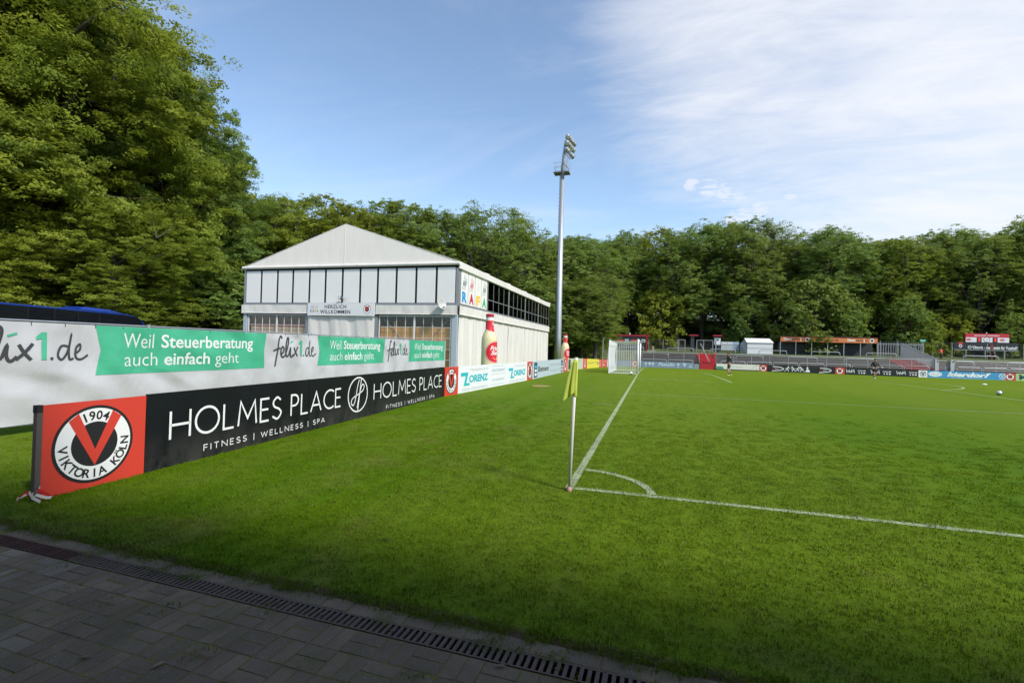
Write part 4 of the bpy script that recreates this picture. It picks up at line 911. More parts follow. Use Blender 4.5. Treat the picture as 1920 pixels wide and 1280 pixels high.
# ---------------------------------------------------------------- two giant bottles behind the boards
M_BOT = surf('bottle_cream', (.70, .62, .34), .3, dirt=.06); M_CAPR = surf('cap_red', (.40, .015, .03), .35, dirt=.1); M_LABR = surf('label_red', (.62, .02, .035), .4, dirt=.04)
def bottle(loc, label, R_, H_, face):
    t = thing('giant_bottle', label, 'bottle figure', loc, face); k = H_/3.1
    rb = lambda z: R_*float(np.interp(z/k, [0, 1.9, 2.05, 2.2, 2.33, 2.45, 3.1], [1, 1, .95, .80, .62, .52, .45]))
    zs = [0, .3, .8, 1.3, 1.8, 1.95, 2.05, 2.15, 2.25, 2.35, 2.45, 2.6, 2.8, 2.96]
    MB().lathe([(rb(z*k), z*k) for z in zs], 40).build('body', M_BOT, t, True)
    cp = MB().lathe([(R_*.5, 2.96*k), (R_*.53, 2.975*k), (R_*.53, 3.07*k), (R_*.45, 3.10*k)], 24).build('cap', M_CAPR, t)
    def wrap(u, y, v): r_ = rb(v)+.006-y; a = u/R_*1.0-math.pi/2; return (r_*math.cos(a), r_*math.sin(a), v)
    def patch(pts_u, name, mt, y=0.):
        pass
    # neck sleeve with slanted lower edge
    g = MB(); n = 32; vs = []
    for i in range(n+1):
        a = 2*math.pi*i/n; zb = 2.40*k+.10*k*math.sin(a*1.0)
        for j in range(4): z = zb+(2.80*k-zb)*j/3; vs.append(((rb(z)+.006)*math.cos(a), (rb(z)+.006)*math.sin(a), z))
    g.add(vs, [(i*4+j, i*4+4+j, i*4+5+j, i*4+1+j) for i in range(n) for j in range(3)]); g.build('neck_sleeve', M_LABR, t, True)
    cz = 1.40*k; lr = .50*k
    def rnd(r_, y, mi, g, nseg=40, nr=8):
        vs = []; 
        for i in range(nr+1):
            for j in range(nseg): a = 2*math.pi*j/nseg; vs.append((r_*i/nr*math.cos(a), y, cz+r_*i/nr*math.sin(a)))
        g.add(vs, [(i*nseg+j, i*nseg+(j+1) % nseg, (i+1)*nseg+(j+1) % nseg, (i+1)*nseg+j) for i in range(nr) for j in range(nseg)], mi)
    g = MB(); rnd(lr, -.002, 0, g); rnd(lr*.97, -.004, 1, g); rnd(lr*.93, -.006, 0, g); g.build('round_label', [M_LABR, M_INKW], t, fn=wrap)
    g = MB(); put(g, 'Frisch', -lr*.55, lr*.6, cz+.08*k, cz+.27*k, -.012, .02, .3); put(g, 'Saft', -lr*.5, lr*.5, cz-.12*k, cz+.06*k, -.012, .02, .3); put(g, 'FS', -.1*k, .12*k, 2.60*k, 2.74*k, -.012, .02, .3); g.build('label_lettering', M_INKW, t, fn=wrap)
    g = MB(); g.flat([(lr*.02+.16*k*math.cos(a), cz-.2*k+.13*k*math.sin(a)) for a in [math.pi+math.pi*i/12 for i in range(13)]], -.012); g.build('fruit_slice', surf('ink_peach', (.85, .55, .25)), t, fn=wrap)
    MB().lathe([(rb(2.86*k)+.004, 2.82*k), (rb(2.9*k)+.004, 2.94*k)], 24).build('neck_ring', M_WHT, t)
    return t
bottle((-6.02, 14.5, .08), 'nearer giant cream bottle figure with round red label in front of the tent wall', .345, 3.08, math.radians(73))
bottle((-5.55, 31.6, .05), 'farther giant cream bottle figure with red neck beside the floodlight mast', .30, 2.80, math.radians(76))

# ---------------------------------------------------------------- floodlight mast
mast = thing('floodlight_mast', 'tall grey floodlight mast with service platform rising behind the tent', 'floodlight', (-9.65, 50.3, 0))
MB().tube([(0, 0, -.2), (0, 0, 3), (0, 0, 22.6)], [.40, .38, .24], 16).build('shaft', M_STEEL, mast, True)
MB().tube([(0, 0, 22.4), (.12, -.1, 24.2), (.35, -.15, 26.2)], [.22, .2, .16], 12).build('head_post', M_STEEL, mast, True)
g = MB(); g.box((-1.15, -.75, 22.35), (-.3, .75, 22.45)); g.box((.3, -.75, 22.35), (1.0, .75, 22.45)); g.box((-.3, -.75, 22.35), (.3, -.35, 22.45)); g.box((-.3, .35, 22.35), (.3, .75, 22.45)); g.build('platform', surf('platform_grey', (.12, .125, .13), .6), mast, fn=lambda x, y, z: (x*.86, y*.8, z))
g = MB()
for z in (22.95, 23.5): g.tube([(-1.12, -.72, z), (1.0, -.72, z), (1.0, .72, z), (-1.12, .72, z), (-1.12, -.72, z)], .022, 6)
for x in (-1.12, -.4, .35, 1.0):
    for y in (-.72, .72): g.tube([(x, y, 22.4), (x, y, 23.5)], .022, 6)
g.build('guard_rail', M_STEEL, mast, fn=lambda x, y, z: (x*.86, y*.8, z))
def hrot(x, y, z):
    a = math.radians(75); s_ = (z-22.4)*.09; return ((x-s_)*math.cos(a)-y*math.sin(a)+s_, (x-s_)*math.sin(a)+y*math.cos(a), z)
g = MB()
for z, w in ((24.55, 1.0), (25.45, 1.05), (26.15, 1.1), (23.35, 1.0)): 
    ox = (z-22.4)*.1; g.tube([(ox-w*.75, -.25, z+.12), (ox+w*1.1, -.25, z-.18)], .045, 8)
for s_ in (-.35, .45): g.tube([(s_+.0, -.22, 22.5), (s_+.32, -.28, 26.2)], .05, 8)
for z in np.arange(22.8, 26, .35): g.tube([(-.35+(z-22.4)*.09, -.24, z), (.45+(z-22.4)*.09, -.24, z)], .015, 5)
HR = math.radians(75); g.build('cross_arms', M_STEEL, mast, fn=hrot)
g = MB()
for z in np.arange(1, 22.2, .45): g.box((-.44+z*.006, -.1, z), (-.30+z*.006, .0, z+.03))
g.tube([(-.42, -.05, .6), (-.29, -.05, 22.3)], .018, 5); g.build('climbing_rungs', M_STEELD, mast)
M_LENS = surf('lens_silver', (.55, .56, .56), .12, .8, .05)
l0 = None
for r_, (z, n, xs_) in enumerate(((26.45, 5, (-.55, -.1, .35, .8, 1.25)), (25.7, 4, (-.6, -.15, .3, .75, 1.2)), (24.95, 4, (-.65, -.2, .7, 1.15)))):
    for x in xs_:
        if l0 is None:
            l0 = MB().tube([(0, .12, .0), (0, -.02, 0), (0, -.26, -.16), (0, -.30, -.19)], [.08, .18, .30, .29], 14).build('lamp', M_DGI if 0 else M_STEEL, mast, True); o = l0
            ln = MB().tube([(0, -.288, -.182), (0, -.305, -.192)], .27, 14).build('lens', M_LENS, l0)
        else:
            o = l0.copy(); COL.objects.link(o); c_ = ln.copy(); COL.objects.link(c_); c_.parent = o; o.parent = mast
        o.location = hrot(x+(z-22.4)*.09, -.28, z-.12*x); o.rotation_euler = (0, 0, math.radians(75)+random.uniform(-.35, .25))
MB().tube([(.36, 0, 9.5), (.62, 0, 9.5)], .02, 6).box((.55, -.06, 9.46), (.78, .06, 9.54)).build('side_bracket', M_STEEL, mast)

# ---------------------------------------------------------------- coach behind the fence
bd = Vector((-43.4, 27.0, 0)); rear = Vector((-38.2, 13.4, 0)); dd = (bd-rear); dd.normalize()
COACH = thing('coach', 'dark blue coach with black side glazing parked behind the banner fence', 'coach', tuple(bd-dd*17.4), math.atan2(dd.y, dd.x))
M_CB = surf('coach_blue', (.012, .055, .36), .16, .3, .06, 2); M_CG = surf('coach_glass', (.010, .012, .016), .06, 0, 0, spec=.8); M_TYRE = surf('tyre', (.02, .02, .02), .8)
Lc = 15.8; top = 3.62
prof = [(0, .45), (0, 3.2), (.18, 3.48), (.5, top), (Lc-2.6, top), (Lc-1.3, top-.10), (Lc-.55, top-.34), (Lc-.22, top-.70), (Lc-.04, 2.2), (Lc, 1.2), (Lc-.05, .45)]
def rounded(y):  # pulls the roof edge inwards
    return [(x, z) for x, z in prof]
g = MB(); n = len(prof); secs = [(-1.27, 0.), (-1.20, .03), (-1.05, .09), (-.5, .12), (.5, .12), (1.05, .09), (1.20, .03), (1.27, 0.)]
vs = []
for y, dz in secs:
    for x, z in prof: vs.append((x-(.12*(abs(y)/1.27)**6 if x > Lc-1.5 else 0), y, z+(dz if z > 3.0 else 0)-(.12 if z > 3.0 else 0)))
fs = [(i*n+j, i*n+(j+1) % n, (i+1)*n+(j+1) % n, (i+1)*n+j) for i in range(len(secs)-1) for j in range(n)]+[tuple(range(n)), tuple((len(secs)-1)*n+j for j in range(n-1, -1, -1))]
g.add(vs, fs); g.build('body', M_CB, COACH)
for s_ in (-1, 1):
    y = 1.275*s_; g = MB(); pts = [(.35, 1.55), (.35, 3.47), (Lc-2.4, 3.47), (Lc-1.35, 3.38), (Lc-.72, 3.14), (Lc-.36, 2.6), (Lc-.30, 1.55)]
    g.prism(pts, y-.004*s_, y+.012*s_); g.build('side_glazing', M_CG, COACH)
    for k in range(1, 6): MB().box((.35+k*2.0, y-.005*s_ if s_ > 0 else y-.018, 1.6), (.41+k*2.0, y+.018 if s_ > 0 else y+.005, 3.44)).build('window_divider', M_INKB, COACH)
    for x in (2.6, 4.0, 10.6):
        w = MB().tube([(x, 1.28*s_-.18, .52), (x, 1.28*s_+.01, .52)], .5, 20).build('wheel', M_TYRE, COACH); MB().tube([(x, 1.28*s_, .52), (x, 1.28*s_+.02*s_, .52)], .28, 16).build('rim', M_STEEL, w)
g = MB(); g.add([(Lc-6.8, -.8, top+.02), (Lc-6.8, .8, top+.02), (Lc-2.5, .8, top+.02), (Lc-2.5, -.8, top+.02), (Lc-6.0, -.65, top+.24), (Lc-6.0, .65, top+.24), (Lc-3.6, .65, top+.20), (Lc-3.6, -.65, top+.20)], [(0, 1, 5, 4), (1, 2, 6, 5), (2, 3, 7, 6), (3, 0, 4, 7), (4, 5, 6, 7)]); g.build('roof_unit', M_CB, COACH)
MB().flat([(0, 0)]*3) if 0 else None
ws = MB(); ws.add([(Lc-.56, -1.0, 3.18), (Lc-.56, 1.0, 3.18), (Lc+.02, 1.05, 1.4), (Lc+.02, -1.05, 1.4)], [(0, 1, 2, 3)]); ws.build('windscreen', M_CG, COACH)

# ---------------------------------------------------------------- goal
M_GW = surf('goal_white', (.80, .80, .80), .35, dirt=.06); M_NET = surf('net_cord', (.70, .70, .70), .8, dirt=0)
GOAL = thing('football_goal', 'white football goal with hanging net on the goal line', 'goal', (0, 30.34, 0), math.pi/2)
# local x runs along the goal line (+y world), local +y points behind the goal
GW, GH, GD = 7.44, 2.44, 2.05
gz = lambda x: float(zg(0, 30.34+x))
for x in (0, GW): MB().tube([(x, 0, gz(x)-.05), (x, 0, GH+gz(x)+.06)], .06, 14).build('post', M_GW, GOAL, True)
MB().tube([(-.0, 0, GH+gz(0)+.06), (GW, 0, GH+gz(GW)+.06)], .06, 14).build('crossbar', M_GW, GOAL, True)
for x in (-.05, GW+.05):
    MB().tube([(x, GD, gz(x)), (x, GD, GH-.0+gz(x)), (x, GD-.1, GH+gz(x)+.04)], .035, 8).build('net_pole', M_GW, GOAL)
    MB().tube([(x, .06, .05+gz(x)), (x, GD+.05, .05+gz(x))], .022, 8).build('ground_bar', M_GW, GOAL)
MB().tube([(0, GD+.05, .05+gz(0)), (GW, GD+.05, .05+gz(GW))], .022, 8).build('ground_bar', M_GW, GOAL)
net = MB(); cs = .16; tw = .011
def cord(p, q, r_=tw): net.tube([p, q], r_, 3, caps=False)
def sagx(x, y): return -.22*math.sin(math.pi*min(1, max(0, y/GD)))*(.5+.5*math.sin(math.pi*x/GW))
nx = int(GW/cs); 
for i in range(nx+1):
    x = GW*i/nx; z0 = gz(x); yb = GD-.02-.0
    pts = [(x, .05, GH+z0)]+[(x, GD*k/5, GH+z0+sagx(x, GD*k/5)) for k in range(1, 6)]+[(x, yb+.12*math.sin(math.pi*k/4), GH*(1-k/4)+z0+.03) for k in range(1, 5)]
    net.tube(pts, tw, 3, caps=False)
for k in range(1, int(GD/cs)): y = k*cs; net.tube([(GW*i/12, y, GH+gz(GW*i/12)+sagx(GW*i/12, y)) for i in range(13)], tw, 3, caps=False)
for k in range(int(GH/cs)+1): z = k*cs; net.tube([(GW*i/6, GD-.02+.12*math.sin(math.pi*(1-z/GH)), z+gz(GW*i/6)+.03) for i in range(7)], tw, 3, caps=False)
for x in (0, GW):
    for k in range(int(GD/cs)+1): y = k*cs+.04; cord((x, y, .03+gz(x)), (x, y, GH+gz(x)-.06*math.sin(math.pi*y/GD)), .008)
    for k in range(int(GH/cs)+1): z = k*cs; cord((x, .04, z+gz(x)), (x, GD-.05, z+gz(x)), .008)
net.build('net', M_NET, GOAL)
for q in ((1130.5, 690, 635.5), (1124.5, 690, 0)):
    if q[2]:
        p = onG(q[0]-1, q[1]+1); h = 3.3
        t = thing('net_pole', 'slim bent grey pole standing left of the goal', 'pole', tuple(p)); MB().tube([(0, 0, 0), (0, 0, 2.95), (.05, 0, 3.08), (.22, 0, 3.16)], .035, 8).build('tube', M_STEEL, t)
# ---------------------------------------------------------------- corner flag
cf = onG(1067, 920); FLAG = thing('corner_flag', 'white corner pole with limp yellow-green flag', 'corner flag', (cf.x, cf.y, 0))
lean = Vector((.012, -.0, 0)); M_POLE = surf('pole_plastic', (.74, .70, .66), .35, dirt=.1)
MB().tube([(0, 0, -.05), (.022, 0, .80), (.046, 0, 1.60)], .021, 14).build('pole', M_POLE, FLAG, True)
MB().lathe([(.03, 0), (.032, .02), (.024, .05), (.02, .06)], 12).build('ground_sleeve', surf('sleeve_pink', (.55, .30, .30)), FLAG)
def mat_flag():
    m, nt, out = newmat('flag_cloth'); tc = nt.nodes.new('ShaderNodeTexCoord').outputs['Object']; a = nz(nt, tc, 9, 3, .5, .3, (1, 1, .15)); c = mixc(nt, ramp(nt, a, .4, .62), (.60, .70, .06), (.76, .84, .24))
    d1 = nt.nodes.new('ShaderNodeBsdfDiffuse'); t1 = nt.nodes.new('ShaderNodeBsdfTranslucent'); lk(nt, c, d1.inputs[0]); lk(nt, c, t1.inputs[0]); mx = nt.nodes.new('ShaderNodeMixShader'); mx.inputs[0].default_value = .35; lk(nt, d1.outputs[0], mx.inputs[1]); lk(nt, t1.outputs[0], mx.inputs[2]); lk(nt, mx.outputs[0], out.inputs[0]); return m
g = MB(); n, m_ = 30, 26; vs = []
for i in range(n+1):
    for j in range(m_+1):
        u = i/n; v = j/m_                # u away from the pole, v downwards
        zt = 1.565-v*(.38+.05*u)-.04*u*(v)-.01; ang = math.pi*1.02+.5*math.sin(u*7)*v; spread = .025+(.038+.050*v)*u
        x = .062-.022*v-u*(.064+.092*v)+.006*math.sin(u*9+v*3); y = -.034+.009*math.sin(u*11+2*v)*(.3+v)
        vs.append((x, y, zt-.045*u*u*v))
g.add(vs, [(i*(m_+1)+j, (i+1)*(m_+1)+j, (i+1)*(m_+1)+j+1, i*(m_+1)+j+1) for i in range(n) for j in range(m_)]); fl = g.build('flag', mat_flag(), FLAG, True); sd = fl.modifiers.new('thick', 'SOLIDIFY'); sd.thickness = .0012
MB().lathe([(.024, 1.135), (.026, 1.14), (.026, 1.57), (.022, 1.575), (.019, 1.575)], 14, (.040, 0)).build('flag_sleeve', MATS.get('x') or bpy.data.materials['flag_cloth'], FLAG, True)
# ---------------------------------------------------------------- balls
def mat_ball():
    m, nt, out = newmat('ball_skin'); tc = nt.nodes.new('ShaderNodeTexCoord').outputs['Object']; v = nt.nodes.new('ShaderNodeTexVoronoi'); v.inputs['Scale'].default_value = 10; lk(nt, tc, v.inputs['Vector'])
    sep = nt.nodes.new('ShaderNodeSeparateXYZ'); lk(nt, v.outputs['Color'], sep.inputs[0]); c = mixc(nt, mth(nt, 'GREATER_THAN', sep.outputs[0], .55), (.78, .78, .78), (.03, .03, .035))
    b = nt.nodes.new('ShaderNodeBsdfPrincipled'); b.inputs['Roughness'].default_value = .35; lk(nt, c, b.inputs['Base Color']); lk(nt, b.outputs[0], out.inputs[0]); return m
M_BALL = mat_ball()
def ball(p, label):
    t = thing('football', label, 'ball', (p[0], p[1], float(zg(p[0], p[1]))+.11)); pr = [(.11*math.sin(math.pi*i/16), -.11*math.cos(math.pi*i/16)) for i in range(17)]; MB().lathe([(max(r_, .0005), z) for r_, z in pr], 24).build('cover', M_BALL, t, True)
    g = MB(); g.ring((0, 0), .107, .1112, 0, 24); g.build('seam', M_INKB, t)
p = onG(1873.5, 740.5); ball(p, 'black and white football lying on the grass near the right edge')
p = onG(1183, 702.5); ball(p, 'football lying in front of the goal net')
p = onG(1846, 720.5); t = thing('marker_disc', 'flat white marker disc on the grass near the blue board', 'marker', tuple(p)); MB().lathe([(.16, 0), (.15, .02), (.06, .07), (.035, .07)], 20).build('disc', M_GW, t)
# ---------------------------------------------------------------- far side: terrace, railings, barriers
M_CONC = surf('terrace_concrete', (.078, .064, .054), .9, dirt=.8, dscale=.8, bump=.4, bscale=12, dirtcol=(.022, .019, .016)); M_CRED = surf('step_red', (.42, .012, .018), .6, dirt=.3, dscale=1.5); M_RAIL = surf('rail_galvanised', (.44, .45, .45), .45, .45, .2, 4)
TX = (FX(1200)-.6, 66.0)
terr = MB(); NS = 9
zt = lambda k: .15+k*(1.45-.15)/(NS-1)*1.0; yt = lambda k: 75.1+k*.8
terrace = thing('terrace', 'long dark stepped standing terrace behind the far railing', 'terrace', (0, 0, 0))
for k in range(NS):
    MB().bbox((TX[0], yt(k), -1.2), (TX[1], yt(k)+.82 if k < NS-1 else yt(k)+1.6, zt(k)), .015).build('step', M_CONC, terrace)
MB().box((TX[0], 74.6, -1.2), (TX[1], 75.09, .08)).build('base_wall', M_CONC, terrace)
def stairs(x0, x1, label):
    t = thing('red_steps', label, 'steps', (0, 0, 0))
    for k in range(NS+1): MB().box((x0, 74.55+k*.8-.4, -.9), (x1, 74.55+k*.8+.45, .02+.165*k)).build('step', M_CRED, t)
    return t
s1a, s1b = onY(1312, 690, 74.6).x, onY(1341, 690, 74.6).x
st1 = stairs(s1a, s1b, 'red painted steps cutting through the terrace left of the walking player')
for x in (s1a-.02, s1b-.35): MB().box((x, 74.2, -.85), (x+.34, 74.35, 1.55)).build('gate_post', M_CRED, st1)
MB().box((s1a, 74.18, -.85), (s1b, 74.24, .05)).build('riser', M_CRED, st1)
MB().box((s1a+.02, 74.15, 1.55), (s1a+.34, 74.4, 1.75)).box((s1b-.34, 74.15, 1.55), (s1b-.02, 74.4, 1.75)).build('post_cap', surf('cap_pink', (.65, .2, .2)), st1)
MB().tube([(s1a+.3, 78.5, 3.2), (s1a+1.5, 74.5, .2)], .04, 6).tube([(s1a+.5, 78.5, 3.2), (s1a+1.3, 74.5, .2)], .03, 6).build('handrail', M_RAIL, st1)
s2a, s2b = onY(1683, 690, 78).x, onY(1712, 690, 78).x
M_CRED = surf('step_red_dull', (.22, .012, .016), .7, dirt=.5, dscale=1.5)
st2 = stairs(s2a, s2b+2.4, 'red painted steps beside the tall grey palisade')
# perimeter railing in lengths
def railing(xa, xb, y, label, zb, zt_, bars, group=None, step=2.55):
    t = thing('railing', label, 'railing', (xa, y, 0), 0, group); L_ = xb-xa; n = max(1, round(L_/step))
    MB().tube([(0, 0, zt_), (L_, 0, zt_)], .045, 6).build('top_rail', M_RAIL, t)
    for i, z in enumerate(bars): MB().tube([(0, 0, z), (L_, 0, z)], .018, 5).build('bar', M_RAIL, t)
    for i in range(n+1): MB().tube([(L_*i/n, .06, zb), (L_*i/n, .06, zt_-.2), (L_*i/n, 0, zt_)], .036, 6).build('post', M_RAIL, t)
    return t
bars = (.35, .62, .89, 1.16, 1.42)
xg = [FX(1028), FX(1197)]; grp = 'lengths of galvanised railing along the far side'
railing(-19, xg[0], 74.62, 'galvanised railing seen beyond the tent end', -.9, 1.62, bars, grp)
railing(xg[0], xg[1], 74.62, 'galvanised railing in front of the grass bank left of the goal', -.9, 1.62, bars, grp)
railing(xg[1]+.02, s1a-.1, 74.62, 'galvanised railing between the goal and the red steps', -.1, 1.62, bars, grp)
railing(s1b+.1, FX(1590), 74.62, 'galvanised railing between the walking player and the orange banner', -.1, 1.62, bars, grp)
railing(FX(1590)+.02, FX(1757), 74.62, 'galvanised railing behind the running player up to the gate post', -.1, 1.62, bars, grp)
railing(FX(1787), FX(2060), 74.62, 'galvanised railing below the scoreboard', -.1, 1.62, bars, grp)
railing(FX(1759)+.2, FX(1785)-.2, 74.62, 'short gate railing between two thick grey posts', -.1, 1.45, bars[:4], grp)
for px, lb in ((1759.5, 'thick grey gate post left of the short gate'), (1789, 'thick grey gate post right of the short gate')):
    t = thing('gate_post', lb, 'post', (FX(px), 74.5, -.9)); MB().bbox((-.22, -.1, 0), (.22, .1, 2.35), .02).build('shaft', surf('post_pale_grey', (.45, .47, .48), .5, .3), t); MB().add([(-.3, -.1, 2.6), (.0, -.1, 2.55), (.26, -.1, 2.2), (.0, -.1, 2.2), (-.3, .1, 2.6), (.0, .1, 2.55), (.26, .1, 2.2), (.0, .1, 2.2)], [(0, 1, 2, 3), (4, 7, 6, 5), (0, 4, 5, 1), (1, 5, 6, 2), (3, 2, 6, 7), (0, 3, 7, 4)]).build('arm', MATS['post_pale_grey'], t)
MB_ = thing('grey_cabinet', 'small pale grey cabinet beside the short gate', 'cabinet', (FX(1784), 74.75, .1)); MB().bbox((-.35, 0, 0), (.3, .3, .62), .02).build('case', MATS['post_pale_grey'], MB_); MB().box((-.3, -.012, .05), (.25, -.002, .57)).build('door', M_STEEL, MB_)
def hoop(px0, px1, pyt, y, zb, label, group, r_=.28, rad=.052):
    a, b = onY(px0, pyt, y), onY(px1, pyt, y); zt_ = (a.z+b.z)/2; L_ = b.x-a.x
    t = thing('crush_barrier', label, 'barrier', (a.x, y, 0), 0, group)
    pts = [(0, 0, zb)]+[(r_-r_*math.cos(q), 0, zt_-r_+r_*math.sin(q)) for q in np.linspace(0, math.pi/2, 5)]+[(L_-r_+r_*math.sin(q), 0, zt_-r_+r_*math.cos(q)) for q in np.linspace(0, math.pi/2, 5)]+[(L_, 0, zb)]
    MB().tube(pts, rad, 7).build('hoop', M_RAIL, t, True)
    return t
G1, G2, G3 = 'low hoops directly behind the far boards', 'hoop barriers on the lower terrace', 'tall hoop barriers on the upper terrace'
slope = .0262
def yat(px, x0, y0): return y0+slope*(px-x0)
i = 0
for x0 in np.arange(1204, 2000, 49.2):
    a, b = x0, x0+46
    if a < 1344 and b > 1310: continue
    if a > 1728 and a < 1790: continue
    hoop(a, b, yat((a+b)/2, 1410, 678.3), 74.3, -.6, 'low grey hoop directly behind the far advertising boards', G1, .22, .048)
G2L = [(1204, 1253), (1380, 1431), (1478, 1532), (1583, 1640), (1790, 1827), (1889, 1945)]
for a, b in G2L: hoop(a, b, yat((a+b)/2, 1405, 667), 77.5, .4, 'grey hoop barrier standing on the lower part of the terrace', G2)
for a, b in ((1160, 1207), (1251, 1300), (1331, 1379), (1423, 1475), (1521, 1575), (1624, 1681), (1806, 1872), (1960, 2010)): hoop(a, b, yat((a+b)/2, 1354, 654.6), 81.5, 1.1, 'tall grey hoop barrier standing on the upper part of the terrace', G3)

# ---------------------------------------------------------------- buildings and signs beyond the terrace
GZ = 1.85
def base(px, y): return onY(px, 660, y).x
M_ANT = surf('cladding_anthracite', (.035, .045, .050), .5, dirt=.15); M_KR = surf('kiosk_red', (.30, .012, .03), .5, dirt=.15)
y = 88.; a, b = base(1148, y), base(1213, y); L_ = b-a
K = thing('kiosk', 'dark kiosk with red frame and roof edge behind the goal', 'kiosk', (a, y, GZ-.5)); H_ = 3.35
MB().box((.2, .0, 0), (L_-.2, 3, H_-.3)).build('wall', M_ANT, K); MB().box((0, -.15, H_-.3), (L_+.4, 3.1, H_+.02)).build('roof_edge', M_KR, K); MB().box((L_-.22, -.12, 0), (L_+.02, 0, H_-.3)).build('red_frame', M_KR, K); MB().box((0, -.12, 0), (.22, 0, H_-.3)).build('red_frame', M_KR, K)
for u0, u1, mt, nm in ((.9, 2.0, M_REDI, 'red_sign'), (3.5, 4.6, M_REDI, 'red_sign')): MB().box((u0, -.05, 1.9), (u1, -.01, 2.45)).build(nm, mt, K)
for u0 in (2.3, 5.35):
    w = MB().box((u0, -.06, 2.0), (u0+.65, -.01, 2.5)).build('window', M_WHT, K); MB().box((u0+.1, -.07, 2.12), (u0+.55, -.062, 2.32)).build('pane', M_DARK, w)
MB().box((3.1, -.1, H_+.02), (3.3, 0, H_+.4)).build('camera_box', M_WHT, K)
MB().box((.4, -.04, .3), (L_-.5, -.01, 1.5)).build('counter_panel', M_ANT, K)
# stacked concrete slabs and posts right of the kiosk
t = thing('concrete_block', 'low pale concrete block lying right of the dark kiosk', 'block', (base(1213, 84.5), 84.5, 1.35)); MB().bbox((0, 0, 0), (1.5, .6, .45), .03).build('slab', surf('concrete_pale', (.36, .33, .28), .9, dirt=.3, bump=.3), t); MB().bbox((.9, .1, .455), (1.2, .4, 1.25), .03).build('upright', MATS['concrete_pale'], t)
# framed mesh gates
def mesh_gate(px0, px1, y, h, label, mid=True):
    a, b = base(px0, y), base(px1, y); t = thing('mesh_gate', label, 'gate', (a, y, GZ)); L_ = b-a; r_ = .06
    MB().tube([(0, 0, 0), (0, 0, h)], r_, 6).build('gate_post', M_RAIL, t); MB().tube([(L_, 0, 0), (L_, 0, h)], r_, 6).build('gate_post', M_RAIL, t); MB().tube([(0, 0, h), (L_, 0, h)], r_*.8, 6).build('top_rail', M_RAIL, t); MB().tube([(0, 0, .2), (L_, 0, .2)], r_*.6, 6).build('bottom_rail', M_RAIL, t)
    if mid: MB().tube([(L_*.43, 0, 0), (L_*.43, 0, h)], r_, 6).build('middle_post', M_RAIL, t)
    w = MB()
    for i in range(int(L_/.12)): w.tube([(i*.12, 0, .2), (i*.12, 0, h)], .006, 3, caps=False)
    for i in range(int(h/.25)): w.tube([(0, 0, .2+i*.25), (L_, 0, .2+i*.25)], .006, 3, caps=False)
    w.build('wire_mesh', M_STEEL, t)
mesh_gate(1272, 1284, 88, 2.1, 'narrow pale framed gate right of the dark kiosk', False)
mesh_gate(1306, 1336, 88, 2.1, 'double mesh gate at the head of the red steps')
def lamp_sign(px, y, label, big):
    x = base(px, y); t = thing('turnstile_sign', label, 'sign', (x, y, GZ))
    MB().box((-.1, 0, 0), (.02, .1, 2.9)).build('post', M_ANT, t); MB().box((-.8, -.3, 2.85), (.75, .3, 3.1)).build('red_roof', M_KR, t)
    if big:
        MB().box((-.55, -.02, 1.35), (.50, .05, 2.6)).build('white_board', M_WHT, t); MB().disc((0.02, 2.2), .16, -.03, 16).build('black_disc', M_INKB, t); MB().box((-.35, -.1, 0), (-.2, -.03, 2.3)).build('grey_upright', M_STEEL, t); MB().box((-.2, .0, 0), (.5, .1, 1.33)).build('dark_base', M_ANT, t)
    else: MB().box((-.5, -.05, 0), (.1, 0, 2.8)).build('dark_panel', M_ANT, t)
lamp_sign(1300, 88, 'small red roofed entrance stand left of the double gate', False); lamp_sign(1345, 88, 'red roofed entrance stand with white board right of the double gate', True)
t = thing('notice_boards', 'row of pale notice boards left of the white shed', 'notice board', (base(1352, 88.5), 88.5, GZ)); w = (base(1386, 88.5)-base(1352, 88.5))/3
for i in range(3):
    p = MB().box((i*w, 0, .4), (i*w+w-.04, .05, 1.95)).build('board', [M_NOTICE, M_NOTICE, surf('board_blue_pale', (.34, .44, .54), .5)][i], t); g = MB(); [g.box((i*w+.12+.18*q, -.012, z), (i*w+.24+.18*q, -.004, z+h_)) for q in range(5) for z, h_ in ((1.25, .16), (.85, .10), (.5, .05))]; g.build('board_lettering', M_DGI, p)
MB().box((3*w+.1, 0, .5), (3*w+1.1, .05, 1.7)).build('plain_board', M_NOTICE, t)
a, b = base(1401, 87), base(1449, 87); L_ = b-a; S = thing('white_shed', 'white metal shed with pitched roof on the bank behind the terrace', 'shed', (a, 87, GZ-.1)); M_SHED = surf('shed_white', (.72, .72, .72), .45, dirt=.1)
MB().box((0, 0, 0), (L_, 2.6, 1.98)).build('wall', M_SHED, S); MB().box((.0, -.02, .95), (L_, -.005, 1.0)).build('panel_joint', M_STEELD, S)
MB().add([(-.12, -.15, 1.96), (L_+.12, -.15, 1.96), (L_-.25, 1.3, 2.75), (.1-.4, 1.3, 2.75), (-.12, 2.75, 1.96), (L_+.12, 2.75, 1.96)], [(0, 1, 2, 3), (3, 2, 5, 4), (0, 3, 4), (1, 5, 2)]).build('roof', M_SHED, S)
MB().add([(-.9, 1.2, 0), (0, .02, 0), (0, .02, 1.96), (-.3, .9, 2.5), (-.9, 1.2, 1.8)], [(0, 1, 2, 3, 4)]).build('side_wall', surf('shed_side', (.5, .5, .5), .5), S)
